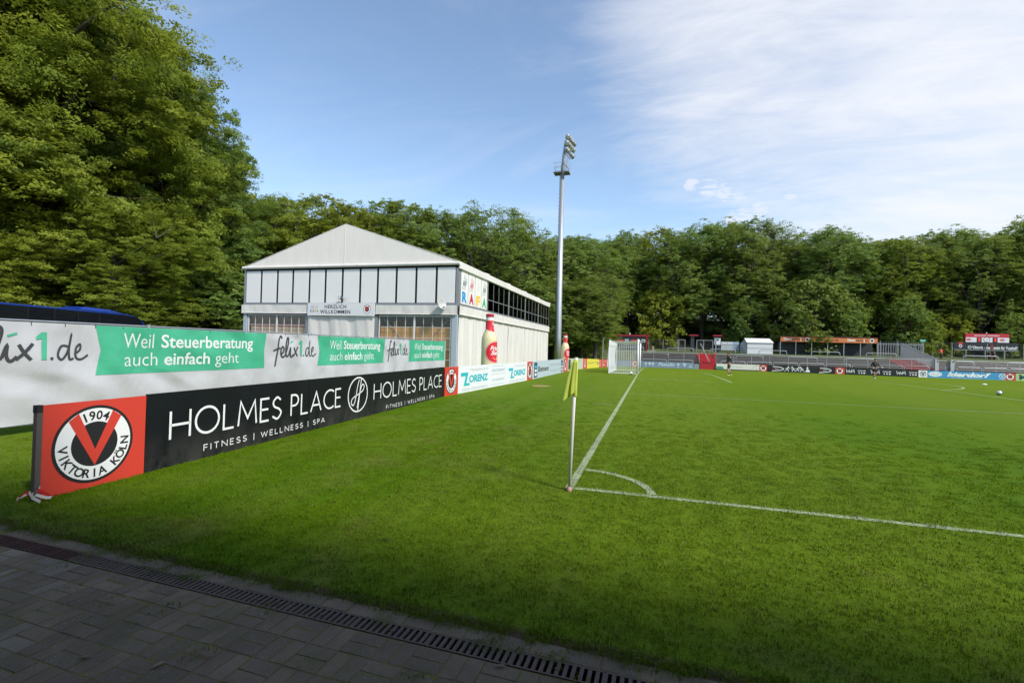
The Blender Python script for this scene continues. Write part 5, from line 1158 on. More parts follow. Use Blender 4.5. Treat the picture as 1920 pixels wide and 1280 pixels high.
# orange banner shelter
y = 88.; a, b = base(1463, y), base(1645, y); L_ = b-a; za, zb = onY(1463, 641, y).z, onY(1645, 642.5, y).z; D = thing('banner_shelter', 'long orange sponsor banner on a row of slim posts above the terrace', 'banner', (a, y, GZ)); z0_ = (za+zb)/2-GZ; h = .85
M_ORG = surf('banner_orange', (.66, .20, .055), .5, dirt=.1); MB().box((0, -.04, z0_), (L_, .02, z0_+h)).build('orange_banner', M_ORG, D); MB().box((-.05, -.1, z0_+h), (L_+.05, 2.0, z0_+h+.1)).build('roof_edge', surf('edge_dark_red', (.12, .02, .02)), D)
for i in range(7): MB().box((L_*i/6-.05, .03, -.1), (L_*i/6+.05, .12, z0_)).build('post', M_RAIL, D)
g = MB(); put(g, 'Deutz', .5, 1.75, z0_+.25, z0_+.68, -.05, .04); put(g, 'Deutz', L_*.70, L_*.78, z0_+.25, z0_+.68, -.05, .04); g.box((L_*.212, -.06, z0_+.1), (L_*.220, -.045, z0_+.7)); g.box((L_*.862, -.06, z0_+.1), (L_*.870, -.045, z0_+.7)); g.disc((L_*.285, z0_+.42), .36, -.05, 20, 0, .32); g.disc((L_*.945, z0_+.42), .36, -.05, 20, 0, .32); g.build('white_print', M_INKW, D)
g = MB(); put(g, 'natürlich', 1.8, 3.0, z0_+.28, z0_+.6, -.05, .02); put(g, 'hier', L_*.23, L_*.262, z0_+.3, z0_+.55, -.05, .02); put(g, 'koeln-deutz.de', L_*.375, L_*.61, z0_+.22, z0_+.62, -.05, .03, .15); put(g, 'natürlich', L_*.785, L_*.855, z0_+.28, z0_+.6, -.05, .02); put(g, 'hier', L_*.88, L_*.91, z0_+.3, z0_+.55, -.05, .02); g.disc((L_*.285, z0_+.42), .22, -.055, 16, 0, .2); g.disc((L_*.945, z0_+.42), .22, -.055, 16, 0, .2); g.build('dark_print', ink('ink_dark_brown', (.10, .03, .02)), D)
MB().box((0, 1.9, -.1), (L_, 1.95, z0_)).build('dark_wall', surf('shelter_back', (.03, .033, .035), .8, dirt=.5, dscale=.6, dirtcol=(.08, .09, .09)), D)
# palisade: upper run and the run stepping down the terrace
PAL = thing('palisade_fence', 'tall grey palisade fence stepping down the terrace towards the boards', 'fence', (0, 0, 0))
def pale(x, y, z0, z1): 
    MB().box((x-.065, y, z0), (x+.065, y+.03, z1)).build('pale', surf('pale_grey_dull', (.24, .25, .26), .5, .4), PAL)
xs_ = [base(p, 86) for p in np.arange(1647, 1734, 4.7)]
for x in xs_: pale(x, 86, 1.5, 4.15)
MB().tube([(xs_[0], 86.05, 3.9), (xs_[-1], 86.05, 3.9)], .03, 5).build('palisade_rail', M_RAIL, PAL)
p0, p1 = onY(1690, 690, 85.5), onY(1758, 690, 75.4)
N_ = 30
for i in range(N_+1):
    f = i/N_; yv = 85.5+(75.4-85.5)*f; xv = base(1696+(1757-1696)*f**1.0, yv) if 0 else p0.x+(p1.x-p0.x)*f; zf = 1.5-1.35*f; pale(xv, yv, zf-.2, zf+2.6-.95*f)
MB().tube([(p0.x, 85.5, 3.9), (p1.x, 75.4, 1.55)], .03, 5).build('palisade_rail', M_RAIL, PAL)
t = thing('exit_sign_post', 'small green sign on a slim post behind the palisade', 'sign', (base(1730, 84), 84, 1.4)); MB().tube([(0, 0, 0), (0, 0, 3.2)], .04, 6).build('post', M_RAIL, t); sg_ = MB().box((-.38, -.03, 2.95), (.38, .03, 3.3)).build('green_plate', surf('sign_green', (.03, .42, .30), .4), t); g = MB(); put(g, 'EXIT', -.25, .25, 3.03, 3.2, -.035, .02); g.build('lettering', M_INKW, t)
# wire fence with posts running behind everything on the right
def wire_fence(px0, px1, y, h, label, step=2.6, zb=GZ+.2):
    a, b = base(px0, y), base(px1, y); L_ = b-a; t = thing('wire_fence', label, 'fence', (a, y, zb)); n = round(L_/step)
    for i in range(n+1): MB().tube([(L_*i/n, 0, -.3), (L_*i/n, 0, h)], .045, 6).build('post', M_RAIL, t)
    w = MB()
    for k in range(7): w.tube([(0, 0, h*(k+.5)/7), (L_, 0, h*(k+.5)/7)], .010, 3, caps=False)
    for i in range(int(L_/.3)): w.tube([(i*.3, 0, 0), (i*.3, 0, h)], .007, 3, caps=False)
    w.build('wire_mesh', M_STEEL, t)
wire_fence(1216, 1270, 90, 2.0, 'wire fence among shrubs right of the kiosk'); wire_fence(1785, 1990, 90, 2.4, 'wire fence below the scoreboard at the wood edge', 5.5); wire_fence(1650, 1783, 92, 2.6, 'wire fence at the wood edge behind the palisade')
# scoreboard and slogan banner
y = 91.; a, b = base(1810, y), base(1892, y); L_ = b-a; z0_ = onY(1850, 645, y).z; z1_ = onY(1850, 625.5, y).z; SB = thing('scoreboard', 'red and white scoreboard with clock on posts at the edge of the wood', 'scoreboard', (a, y, 0)); h = z1_-z0_
M_SBR = surf('scoreboard_red', (.52, .02, .035), .45, dirt=.05); MB().box((0, 0, z0_), (L_, .35, z1_)).build('case', M_SBR, SB); MB().box((.02, -.02, z0_+.17*h), (L_-.02, -.004, z0_+.63*h)).build('white_field', M_WHT, SB)
g = MB(); put(g, 'SPORTPARK HÖHENBERG', L_*.2, L_*.78, z0_+.76*h, z0_+.89*h, -.01, .03); g.build('lettering', M_INKW, SB)
for f in (.26, .625): MB().box((L_*f, -.04, z0_+.18*h), (L_*(f+.11), -.022, z0_+.62*h)).build('digit_window', M_INKB, SB)
m, nt, out = newmat('lit_digit'); em = nt.nodes.new('ShaderNodeEmission'); em.inputs[0].default_value = (1, .05, .03, 1); em.inputs[1].default_value = 1.0; lk(nt, em.outputs[0], out.inputs[0])
for f in (.295, .66): g = MB(); put(g, '0', L_*f, L_*(f+.045), z0_+.24*h, z0_+.56*h, -.045, .05); g.build('digit', m, SB)
for f in (.07, .84): g = MB(); g.disc((L_*f, z0_+.42*h), .20, -.025, 18, 0, .34); g.build('oval_logo', M_REDI, SB); g = MB(); g.box((L_*f-.22, -.032, z0_+.41*h), (L_*f+.22, -.028, z0_+.44*h)); g.build('logo_bar', M_INKW, SB)
for f in (.12, .89): g = MB(); g.box((L_*f, -.03, z0_+.41*h), (L_*(f+.06), -.022, z0_+.44*h)); g.build('small_lettering', M_GREYI, SB)
g = MB(); g.disc((L_*.49, z0_+.43*h), .42, -.03, 24); g.build('clock_face', M_WHT, SB); g = MB(); g.ring((L_*.49, z0_+.43*h), .38, .44, -.034, 24); g.stroke([(L_*.49, z0_+.43*h), (L_*.49+.2, z0_+.43*h+.16)], .05, -.036); g.stroke([(L_*.49, z0_+.43*h), (L_*.49-.1, z0_+.43*h-.2)], .04, -.036); g.build('clock_hands', M_INKB, SB)
for f in (.05, .5, .94): MB().tube([(L_*f, .5, 1.8), (L_*f, .5, z0_)], .11, 8).build('post', M_RAIL, SB)
MB().tube([(L_*.49, .1, z1_), (L_*.49, .1, z1_+.22)], .08, 8).build('lamp', M_WHT, SB)
y = 90.5; a, b = base(1789, y), base(1910, y); L_ = b-a; z0_ = onY(1850, 656, y).z; z1_ = onY(1850, 645.5, y).z; BN = thing('slogan_banner', 'black slogan banner with white lettering under the scoreboard', 'banner', (a, y, 0)); h = z1_-z0_
MB().box((0, 0, z0_), (L_, .03, z1_+.3)).build('sheet', M_BLK, BN); MB().box((0, -.01, z0_-.08), (L_, .03, z0_)).build('grey_hem', M_STEEL, BN)
g = MB(); put(g, 'Viktoria - das', L_*.285, L_*.565, z0_+.15*h, z0_+.72*h, -.01, .03); put(g, 'steht für Vussball!', L_*.615, L_*.98, z0_+.12*h, z0_+.72*h, -.01, .03); g.ring((L_*.245, z0_+.45*h), .15, .25, -.01, 20); g.disc((L_*.10, z0_+.62*h), .24, -.012, 16); g.build('lettering', M_INKW, BN)
g = MB(); put(g, 'V', L_*.575, L_*.61, z0_-.1*h, z0_+.95*h, -.01, .03); g.flat([(L_*.06, z1_+.25), (L_*.14, z1_+.25), (L_*.10, z0_+.2)], -.008); g.build('red_print', M_REDI, BN); g = MB(); g.disc((L_*.10, z0_+.62*h), .14, -.014, 12); g.build('badge_centre', M_INKB, BN)

# ---------------------------------------------------------------- people
M_SKIN = surf('skin', (.46, .25, .17), .55, dirt=.05); M_HAIR = surf('hair_brown', (.07, .035, .02), .7); M_KIT = surf('training_grey', (.045, .047, .055), .8, dirt=.1); M_KITB = surf('training_black', (.012, .012, .014), .75, dirt=.1); M_VEST = surf('steward_vest', (.75, .06, .03), .6); M_SHOE = surf('shoe_yellow', (.62, .66, .20), .5); M_SOCK = surf('sock_black', (.012, .012, .012), .8)
def skin(name, chains, mat, parent, sub=1):
    """continuous body grown with the Skin modifier from joint chains [(points, radii)], sharing equal points"""
    vs = []; es = []; rs = []; idx = {}
    for pts, rr in chains:
        prev = None
        for p, r_ in zip(pts, rr):
            key = tuple(round(c, 4) for c in p)
            if key not in idx: idx[key] = len(vs); vs.append(p); rs.append(r_)
            if prev is not None: es.append((prev, idx[key]))
            prev = idx[key]
    me = bpy.data.meshes.new(name); me.from_pydata(vs, es, []); o = bpy.data.objects.new(name, me); COL.objects.link(o)
    md = o.modifiers.new('skin', 'SKIN'); sv = me.skin_vertices[0].data if len(me.skin_vertices) else None
    if sv is None: me.skin_vertices.new() if hasattr(me.skin_vertices, 'new') else None; sv = me.skin_vertices[0].data
    for i, r_ in enumerate(rs): sv[i].radius = (r_, r_) if not isinstance(r_, tuple) else r_; sv[i].use_root = (i == 0)
    sb = o.modifiers.new('sub', 'SUBSURF'); sb.levels = sub; sb.render_levels = sub
    dg = bpy.context.evaluated_depsgraph_get(); m2 = bpy.data.meshes.new_from_object(o.evaluated_get(dg)); m2.materials.clear(); m2.materials.append(mat)
    m2.polygons.foreach_set('use_smooth', [True]*len(m2.polygons)); bpy.data.objects.remove(o)
    o = bpy.data.objects.new(name, m2); COL.objects.link(o); o.parent = parent; return o
def person(loc, rz, label, J, top, shorts, shoe, sleeves=True, trousers=False, gloves=None, cap=None, sc=1.):
    t = thing('person', label, 'person', loc, rz); t.scale = (sc, sc, sc)
    hp, ch, nk, hd = J['hip'], J['chest'], J['neck'], J['head']; L = lambda k: J[k]
    mid = lambda a, b, f=.5: tuple(a[i]+(b[i]-a[i])*f for i in range(3))
    ch_ = [([hp, mid(hp, ch), ch, nk, mid(nk, hd, .45), hd, (hd[0], hd[1], hd[2]+.09)], [.13, .125, .155, .058, .06, .092, .07])]
    for s_ in 'lr':
        sh, el, wr_, hn = L('sh'+s_), L('el'+s_), L('wr'+s_), L('hn'+s_); ch_.append(([ch, sh, mid(sh, el), el, wr_, hn], [.155, .065, .05, .043, .030, .034]))
        kn, an, to = L('kn'+s_), L('an'+s_), L('to'+s_); hj = (hp[0]+(.09 if s_ == 'l' else -.09), hp[1], hp[2]-.05); ch_.append(([hp, hj, mid(hj, kn), kn, mid(kn, an, .35), an, to], [.13, .10, .085, .058, .058, .036, .032]))
    b = skin('body', ch_, M_SKIN, t)
    cs_ = [([mid(hp, ch, -.05), mid(hp, ch), ch, mid(ch, nk, .7)], [.15, .15, .175, .09])]
    for s_ in 'lr':
        sh, el, wr_ = L('sh'+s_), L('el'+s_), L('wr'+s_); e_ = mid(el, wr_, .9) if sleeves else mid(sh, el, .7); cs_.append(([ch, sh, mid(sh, el), el]+([e_] if sleeves else []), [.175, .085, .068, .058]+([.042] if sleeves else [])))
    skin('shirt', cs_, top, t); cs_ = [([(hp[0], hp[1], hp[2]+.08), hp], [.15, .155])]
    for s_ in 'lr':
        kn, an = L('kn'+s_), L('an'+s_); hj = (hp[0]+(.09 if s_ == 'l' else -.09), hp[1], hp[2]-.05); cs_.append(([hp, hj, mid(hj, kn), mid(hj, kn, .85) if not trousers else kn]+([mid(kn, an, .5), mid(kn, an, .95)] if trousers else []), [.155, .125, .11, .095 if not trousers else .08]+([.075, .06] if trousers else [])))
    skin('trousers' if trousers else 'shorts', cs_, shorts, t)
    for s_ in 'lr':
        kn, an, to = L('kn'+s_), L('an'+s_), L('to'+s_)
        if not trousers: skin('sock', [([mid(kn, an, .6), mid(kn, an, .8), an], [.058, .048, .045])], M_SOCK, t)
        skin('shoe', [([(an[0]-(to[0]-an[0])*.35, an[1]-(to[1]-an[1])*.35, an[2]-.02), an, mid(an, to, .6), to], [.042, .048, .042, .034])], shoe, t)
        wr_, hn = L('wr'+s_), L('hn'+s_)
        dv = Vector(hn)-Vector(wr_); dv.normalize(); sd = dv.orthogonal().normalized()
        if gloves is not None or True:
            for q in range(4):
                bs = Vector(hn)+sd*(q-1.5)*.018; ln = (.055, .065, .06, .045)[q]; skin('finger', [([tuple(bs-dv*.01), tuple(bs+dv*ln*.6), tuple(bs+dv*ln)], [.010, .009, .008])], gloves or M_SKIN, t, 0)
            th = dv.cross(sd); bs = Vector(hn)-dv*.02+sd*.03; skin('thumb', [([tuple(bs), tuple(bs+dv*.03+sd*.025), tuple(bs+dv*.055+sd*.03)], [.011, .010, .008])], gloves or M_SKIN, t, 0)
    hx, hy, hz = hd; f = -1  # faces local -y
    g = MB(); pr = [(.0005+.098*math.sin(math.pi*.5*i/6), .098*math.cos(math.pi*.5*i/6)) for i in range(7)]; g.lathe(pr[::-1], 16); o = g.build('hair' if not cap else 'hat', cap or M_HAIR, t, True); o.location = (hx, hy+.022, hz+.055); o.rotation_euler = (-.25, 0, 0); o.scale = (.92, 1.08, 1.0)
    g = MB(); g.tube([(hx, hy-.085, hz+.03), (hx, hy-.112, hz+.0), (hx, hy-.09, hz-.008)], [.010, .016, .010], 8); g.build('nose', M_SKIN, t, True)
    for s_ in (-1, 1): g = MB(); g.tube([(hx+.034*s_, hy-.082, hz+.035), (hx+.034*s_, hy-.092, hz+.035)], .011, 8); g.build('eye', M_INKB, t); g = MB(); g.tube([(hx+.088*s_, hy, hz+.03), (hx+.10*s_, hy+.01, hz)], [.02, .014], 8); g.build('ear', M_SKIN, t, True)
    g = MB(); g.box((hx-.024, hy-.092, hz-.035), (hx+.024, hy-.084, hz-.028)); g.build('mouth', M_KR, t); return t
walk = dict(hip=(0, 0, .96), chest=(0, -.05, 1.32), neck=(0, -.06, 1.50), head=(0, -.10, 1.63), shl=(.17, -.03, 1.43), shr=(-.17, -.07, 1.43), ell=(.22, .10, 1.18), elr=(-.22, -.02, 1.15), wrl=(.20, -.06, 1.00), wrr=(-.20, -.22, 1.0), hnl=(.19, -.11, .94), hnr=(-.19, -.27, .95),
    knl=(.10, -.16, .52), anl=(.10, -.04, .12), tol=(.10, -.19, .05), knr=(-.09, .0, .50), anr=(-.09, .22, .18), tor=(-.09, .16, .04))
p = onG(1367, 705.5); person((p.x, p.y, p.z), math.radians(-75), 'person walking left on the pitch in dark grey training top and yellow shoes', walk, M_KIT, M_KITB, M_SHOE)
run = dict(hip=(0, 0, .98), chest=(0, -.05, 1.34), neck=(0, -.06, 1.52), head=(0, -.09, 1.65), shl=(.18, -.03, 1.45), shr=(-.18, -.07, 1.45), ell=(.34, -.02, 1.24), elr=(-.30, .04, 1.20), wrl=(.50, -.12, 1.10), wrr=(-.30, -.14, 1.06), hnl=(.56, -.15, 1.06), hnr=(-.29, -.20, 1.02),
    knl=(.10, -.10, .52), anl=(.10, .12, .20), tol=(.10, .05, .06), knr=(-.08, -.08, .52), anr=(-.07, -.02, .10), tor=(-.07, -.16, .03))
p = onG(1639.5, 710.5); person((p.x, p.y, p.z), math.radians(20), 'person in black training kit running on the pitch in front of the black board', run, M_KITB, M_KITB, surf('shoe_white', (.6, .6, .6)), gloves=M_GW)
stand = dict(hip=(0, 0, .93), chest=(0, 0, 1.30), neck=(0, 0, 1.48), head=(0, -.02, 1.61), shl=(.18, 0, 1.41), shr=(-.18, 0, 1.41), ell=(.25, .02, 1.14), elr=(-.25, .02, 1.14), wrl=(.12, -.20, 1.08), wrr=(-.10, -.20, 1.05), hnl=(.05, -.23, 1.08), hnr=(-.04, -.22, 1.05),
    knl=(.10, -.01, .50), anl=(.11, 0, .09), tol=(.12, -.14, .03), knr=(-.10, -.01, .50), anr=(-.11, 0, .09), tor=(-.12, -.14, .03))
p = onY(1764, 674, 88); person((p.x, 88, 1.75), math.radians(20), 'steward in a red vest standing at the wood edge', stand, M_VEST, M_KITB, M_KITB, trousers=True, cap=M_KR)
for px, lb in ((1855, 'left one of two persons in dark clothes standing under the slogan banner'), (1864, 'right one of two persons in dark clothes standing under the slogan banner')):
    p = onY(px, 674, 89); person((p.x, 89, 1.55), random.uniform(-.4, .4), lb, stand, M_KITB, M_KITB, M_KITB, trousers=True)

# ---------------------------------------------------------------- unseen grandstand added behind the camera so its roof shades the near ground
GS = thing('grandstand', 'unseen roofed grandstand behind the camera, added to shade the near ground', 'grandstand', (0, 0, 0)); M_GS = surf('stand_concrete', (.30, .29, .28), .9, dirt=.3); M_GR = surf('stand_shade_roof', (.30, .31, .32), .6)
MB().add([(-12, -5.9, 7.4), (75, -5.9, 7.4), (75, -19, 6.2), (-12, -19, 6.2), (-12, -5.9, 7.7), (75, -5.9, 7.7), (75, -19, 6.5), (-12, -19, 6.5)], [(0, 3, 2, 1), (4, 5, 6, 7), (0, 1, 5, 4), (1, 2, 6, 5), (2, 3, 7, 6), (3, 0, 4, 7)]).build('roof', M_GR, GS)
for k in range(8): MB().box((-12, -10-k*.8-.8, -.1), (75, -10-k*.8, .5+.4*k)).build('tier', M_GS, GS)
MB().box((-12, -19, 0), (75, -18.8, 6.3)).build('back_wall', M_GS, GS)
for x in np.arange(-10, 76, 12): MB().box((x, -17, 0), (x+.3, -16.7, 6.5)).build('post', M_RAIL, GS)
# dead leaves on the paving
M_LEAF = surf('dead_leaf', (.26, .17, .12), .8, dirt=.3, dscale=20)
for (px, py, lb, s_, rz) in ((160, 1234, 'pale dead leaf lying on the paving, left of two', .03, .3), (297, 1249, 'curled brown dead leaf lying on the paving, right of two', .035, 1.2), (938, 1251, 'small brown oak leaf caught at the edge of the drain', .03, .2)):
    p = onG(px, py); t = thing('dead_leaf', lb, 'leaf', (p.x, p.y, .006), rz); vs = [(-s_, 0, 0), (-s_*.4, s_*.32, .006), (s_*.3, s_*.4, .010), (s_*1.1, .004, .003), (s_*.4, -s_*.34, .009), (-s_*.5, -s_*.3, .007), (0, 0, .001)]
    MB().add(vs, [(0, 6, 1), (1, 6, 2), (2, 6, 3), (3, 6, 4), (4, 6, 5), (5, 6, 0)]).build('blade', M_LEAF, t); MB().tube([(-s_*1.5, .002, .003), (-s_, 0, .001), (s_, 0, .004)], .0009, 4).build('stalk', M_LEAF, t)
# ---------------------------------------------------------------- trees
def mat_leaf(name, dark, mid, light, trans=.48):
    m, nt, out = newmat(name); at = nt.nodes.new('ShaderNodeAttribute'); at.attribute_name = 'tint'; oi = nt.nodes.new('ShaderNodeObjectInfo').outputs['Random']
    t = at.outputs['Fac']; c = mixc(nt, ramp(nt, t, 0, .5), dark, mid); c = mixc(nt, ramp(nt, t, .5, 1), c, light)
    c = mixc(nt, ramp(nt, oi, 0, 1, 0, .45), c, (.15, .13, .014)); c = mixc(nt, ramp(nt, oi, .5, 0, 0, .35), c, (.040, .105, .024))
    b = nt.nodes.new('ShaderNodeBsdfPrincipled'); b.inputs['Roughness'].default_value = .6; b.inputs['Specular IOR Level'].default_value = .15; lk(nt, c, b.inputs['Base Color'])
    tr = nt.nodes.new('ShaderNodeBsdfTranslucent'); lk(nt, mixc(nt, .5, c, (.30, .36, .03)), tr.inputs[0]); mx = nt.nodes.new('ShaderNodeMixShader'); mx.inputs[0].default_value = trans
    lk(nt, b.outputs[0], mx.inputs[1]); lk(nt, tr.outputs[0], mx.inputs[2]); lk(nt, mx.outputs[0], out.inputs[0]); return m
M_LF = mat_leaf('foliage', (.115, .200, .046), (.215, .325, .072), (.335, .440, .125))
M_LFY = mat_leaf('foliage_spring', (.175, .225, .026), (.320, .385, .040), (.470, .520, .085), .52)
M_BARK = surf('bark', (.060, .048, .038), .9, dirt=.5, dscale=3, bump=.6, bscale=14)
def tree_meshes(seed, H, R, base, npads, per, ls, pad, droop=.3, sparse=0., lobes=5):
    r = np.random.default_rng(seed); rr = random.Random(seed)
    # irregular envelope radius by height and azimuth
    ph = r.uniform(0, 6.28, (4,)); 
    def env(z, a):
        t = (z-base)/(H-base)
        pr = np.sqrt(np.clip(1-np.abs((t-.42)/.60)**2.3, 0, 1)); 
        return R*pr*(1+.16*np.sin(a*2+ph[0]+t*3)+.11*np.sin(a*lobes+ph[1]-t*5)+.08*np.sin(a*7+ph[2]+t*9))
    pads = []
    while len(pads) < npads:
        z = base+(H-base)*r.uniform(0.0, .99); a = r.uniform(0, 6.283); e = env(z, a)
        q = r.uniform(0, 1)**(.38); d = e*q
        pads.append((d*math.cos(a), d*math.sin(a), z-.25*R*(q**2)*droop, q))
    P = np.array(pads)
    # limbs: trunk then limbs then twigs to pads
    mb = MB(); top = H*.80; lean = r.uniform(-.4, .4, 2)
    trk = [(0, 0, -.6), (0, 0, .5), (lean[0]*.4, lean[1]*.4, H*.3), (lean[0], lean[1], H*.55), (lean[0]*1.4, lean[1]*1.2, top)]
    rt = H*.017; mb.tube(trk, [rt*1.5, rt*1.15, rt*.85, rt*.55, rt*.12], 9)
    nl = 13; limbs = []
    for i in range(nl):
        z0 = H*(.20+.48*i/nl)+r.uniform(-.3, .3); a = i*2.4+r.uniform(-.4, .4); z1 = min(H*.95, z0+(H-z0)*r.uniform(.25, .7)); e = env(np.clip(z1, base+.5, H-.5), a)*r.uniform(.55, .8)
        f = np.interp(z0, [0, H*.3, H*.55, top], [0, .4, 1, 1.4]); s = np.array([lean[0]*f, lean[1]*f, z0]); t_ = np.array([e*math.cos(a), e*math.sin(a), z1]); m_ = s*.5+t_*.5+np.array([0, 0, -.05*H*rr.random()])+r.uniform(-.4, .4, 3)
        mb.tube([s, m_, t_], [rt*.55, rt*.34, rt*.10], 6, caps=False); limbs += [s*.7+m_*.3, m_, m_*.5+t_*.5, t_]
    Lm = np.array(limbs)
    for i in range(0, npads, 1 if npads < 170 else 2):
        p = P[i, :3]; dd_ = np.linalg.norm(Lm-p-np.array([0, 0, -.8]), axis=1); j = int(dd_.argmin()); s = Lm[j]
        mb.tube([s, (s+p)/2+np.array([0, 0, -.15])+r.uniform(-.2, .2, 3), p], [rt*.16, rt*.10, rt*.03], 4, caps=False)
    # leaves
    n = npads*per; idx = np.repeat(np.arange(npads), per); c = P[idx, :3]; q = P[idx, 3]
    psz = pad*r.uniform(.65, 1.35, npads)[idx]
    g3 = r.normal(0, 1, (n, 3)); g3 /= np.linalg.norm(g3, axis=1)[:, None]; rad = r.uniform(0, 1, n)**.45
    off = g3*rad[:, None]*psz[:, None]*np.array([1.0, 1.0, .60])
    hr = np.hypot(off[:, 0], off[:, 1]); off[:, 2] = off[:, 2]*.9-.22*hr**2/psz*droop*2+r.normal(0, .06, n)*psz
    # sub-clump texture
    KS = 20; sub = r.normal(0, .55, (npads*KS, 3)); si = idx*KS+r.integers(0, KS, n); off = off*np.array([.34, .34, .28])+sub[si]*psz[:, None]*np.array([.95, .95, .62]); hs = np.hypot(sub[si, 0], sub[si, 1]); off[:, 2] -= .35*hs**2*psz
    C_ = c+off
    outw = C_.copy(); outw[:, 2] = 0; outw /= (np.linalg.norm(outw, axis=1)[:, None]+1e-6)
    snr = r.normal(0, .55, (npads*KS, 3)); nrm = np.array([0, 0, 1.])*.75+outw*.45+snr[si]*.9+r.normal(0, .30, (n, 3)); nrm /= np.linalg.norm(nrm, axis=1)[:, None]
    tv = r.normal(0, 1, (n, 3)); tv -= nrm*(tv*nrm).sum(1)[:, None]; tv /= np.linalg.norm(tv, axis=1)[:, None]; bv = np.cross(nrm, tv)
    L_ = (ls*r.uniform(.6, 1.3, n))[:, None]; w = L_*.55
    v0 = C_-tv*L_*.5; v1 = C_+bv*w*.5-nrm*L_*.08; v2 = C_+tv*L_*.5-nrm*L_*.10; v3 = C_-bv*w*.5-nrm*L_*.08
    V = np.stack([v0, v1, v2, v3], 1).reshape(-1, 3)
    tint = np.clip(.45*r.uniform(0, 1, npads)[idx]+.37*r.uniform(0, 1, npads*KS)[si]+.18*r.uniform(0, 1, n)+.12*(q-.7), 0, 1)
    return mb, V, tint
def leafmesh(V, tint, mat):
    n = len(V)//4; me = bpy.data.meshes.new('crown'); me.vertices.add(4*n); me.vertices.foreach_set('co', V.astype(np.float32).ravel())
    me.loops.add(4*n); me.loops.foreach_set('vertex_index', np.arange(4*n, dtype=np.int32)); me.polygons.add(n); me.polygons.foreach_set('loop_start', np.arange(0, 4*n, 4, dtype=np.int32)); me.polygons.foreach_set('loop_total', np.full(n, 4, np.int32))
    me.materials.append(mat); me.update(calc_edges=True); at = me.attributes.new('tint', 'FLOAT', 'FACE'); at.data.foreach_set('value', tint.astype(np.float32)); return me
def proto(seed, H, R, base, npads, per, ls, pad, mat, **k):
    mb, V, tint = tree_meshes(seed, H, R, base, npads, per, ls, pad, **k)
    me = bpy.data.meshes.new('trunk'); me.from_pydata(mb.v, [], mb.f); me.materials.append(M_BARK); me.polygons.foreach_set('use_smooth', [True]*len(me.polygons))
    return dict(trunk=me, crown=leafmesh(V, tint, mat), H=H)
def put_tree(pr, x, y, H, label, group=None, name='tree', rz=None, wide=1., z=None):
    z = float(zg(x, y))-.15 if z is None else z
    t = thing(name, label, 'tree' if name != 'shrub' else 'shrub', (x, y, z), random.uniform(0, 6.28) if rz is None else rz, group); s = H/pr['H']; t.scale = (s*wide, s*wide, s)
    for nm in ('trunk', 'crown'):
        o = bpy.data.objects.new(nm, pr[nm]); COL.objects.link(o); o.parent = t
    return t
BIG = [proto(11, 24, 7.6, 6.0, 200, 1050, .19, 1.45, M_LFY, droop=.5), proto(12, 24, 7.0, 6.6, 190, 950, .19, 1.35, M_LF, droop=.4)]
FAR = [proto(21, 24, 5.8, 7.0, 150, 420, .24, 1.3, M_LF), proto(22, 24, 6.4, 7.5, 150, 420, .24, 1.35, M_LF, lobes=4), proto(23, 24, 5.6, 6.5, 140, 400, .24, 1.25, M_LFY, lobes=3), proto(24, 24, 5.8, 9.0, 100, 230, .24, 1.25, M_LF, sparse=.4)]
SHR = [proto(31, 6, 3.2, .2, 70, 150, .26, .8, M_LF), proto(32, 6, 2.8, .3, 60, 140, .26, .75, M_LFY)]
def place(px, depth, pyt, pr, label, group=None, wide=1., name='tree', rz=None):
    P = atZ(px, 640, depth); top = atZ(px, pyt, depth).z; x, y = P.x, P.y; z = float(zg(x, y))-.15 if y > 70 and x > -25 else 0
    return put_tree(pr, x, y, (top-z)*1.02, label, group, name, rz, wide, z)
# left cluster behind the coach and fence
place(-10, 50, -170, BIG[0], 'tallest spreading tree filling the upper left corner', wide=1.1, rz=1.0)
place(140, 54, -30, BIG[0], 'broad bright green tree behind the coach, second from the left', wide=1.05, rz=3.2)
place(285, 60, 120, BIG[1], 'darker green tree sloping down to the right towards the tent', wide=.80, rz=2.0)
place(378, 64, 268, BIG[1], 'lower dark green tree just left of the tent gable', wide=.90, rz=5.0)
place(-200, 46, -150, BIG[1], 'large tree just beyond the left edge above the coach', wide=1.1, rz=.3)
place(60, 62, -40, BIG[1], 'tall tree half hidden behind the upper left tree', wide=1.1); place(180, 68, 70, BIG[1], 'dark tree standing deep in the wood behind the coach', wide=1.1); place(330, 74, 250, BIG[0], 'tree in the second row behind the darker sloping tree', wide=.9)
place(20, 47, 300, BIG[0], 'spring green tree in front of the wood, its boughs hanging over the coach', wide=1.3, rz=2.2)
place(215, 50, 385, BIG[0], 'low bright green tree beside the front of the coach', wide=1.5, rz=.8)
GL = 'trees deep in the wood at the left'
for px, dz, pt in ((60, 84, 120), (200, 86, 200), (330, 90, 300), (430, 92, 380), (-100, 80, 50), (-220, 60, 0), (-330, 55, 0)): place(px, dz, pt, BIG[1], 'dark tree deep in the wood behind the large left trees', GL, 1.35)
for i, px in enumerate(range(-140, 500, 52)): place(px, 66+(i % 3)*5, 520+(i % 2)*16, SHR[0], 'dark undergrowth shrub in the wood behind the coach', 'undergrowth shrubs in the wood behind the coach', 1.7, 'shrub')
for i, px in enumerate(range(-160, 500, 40)): place(px, 90+(i % 3)*6, 470+(i % 2)*16, SHR[0], 'dark undergrowth tree at the back of the left wood', 'undergrowth at the back of the left wood', 1.9, 'young_tree')
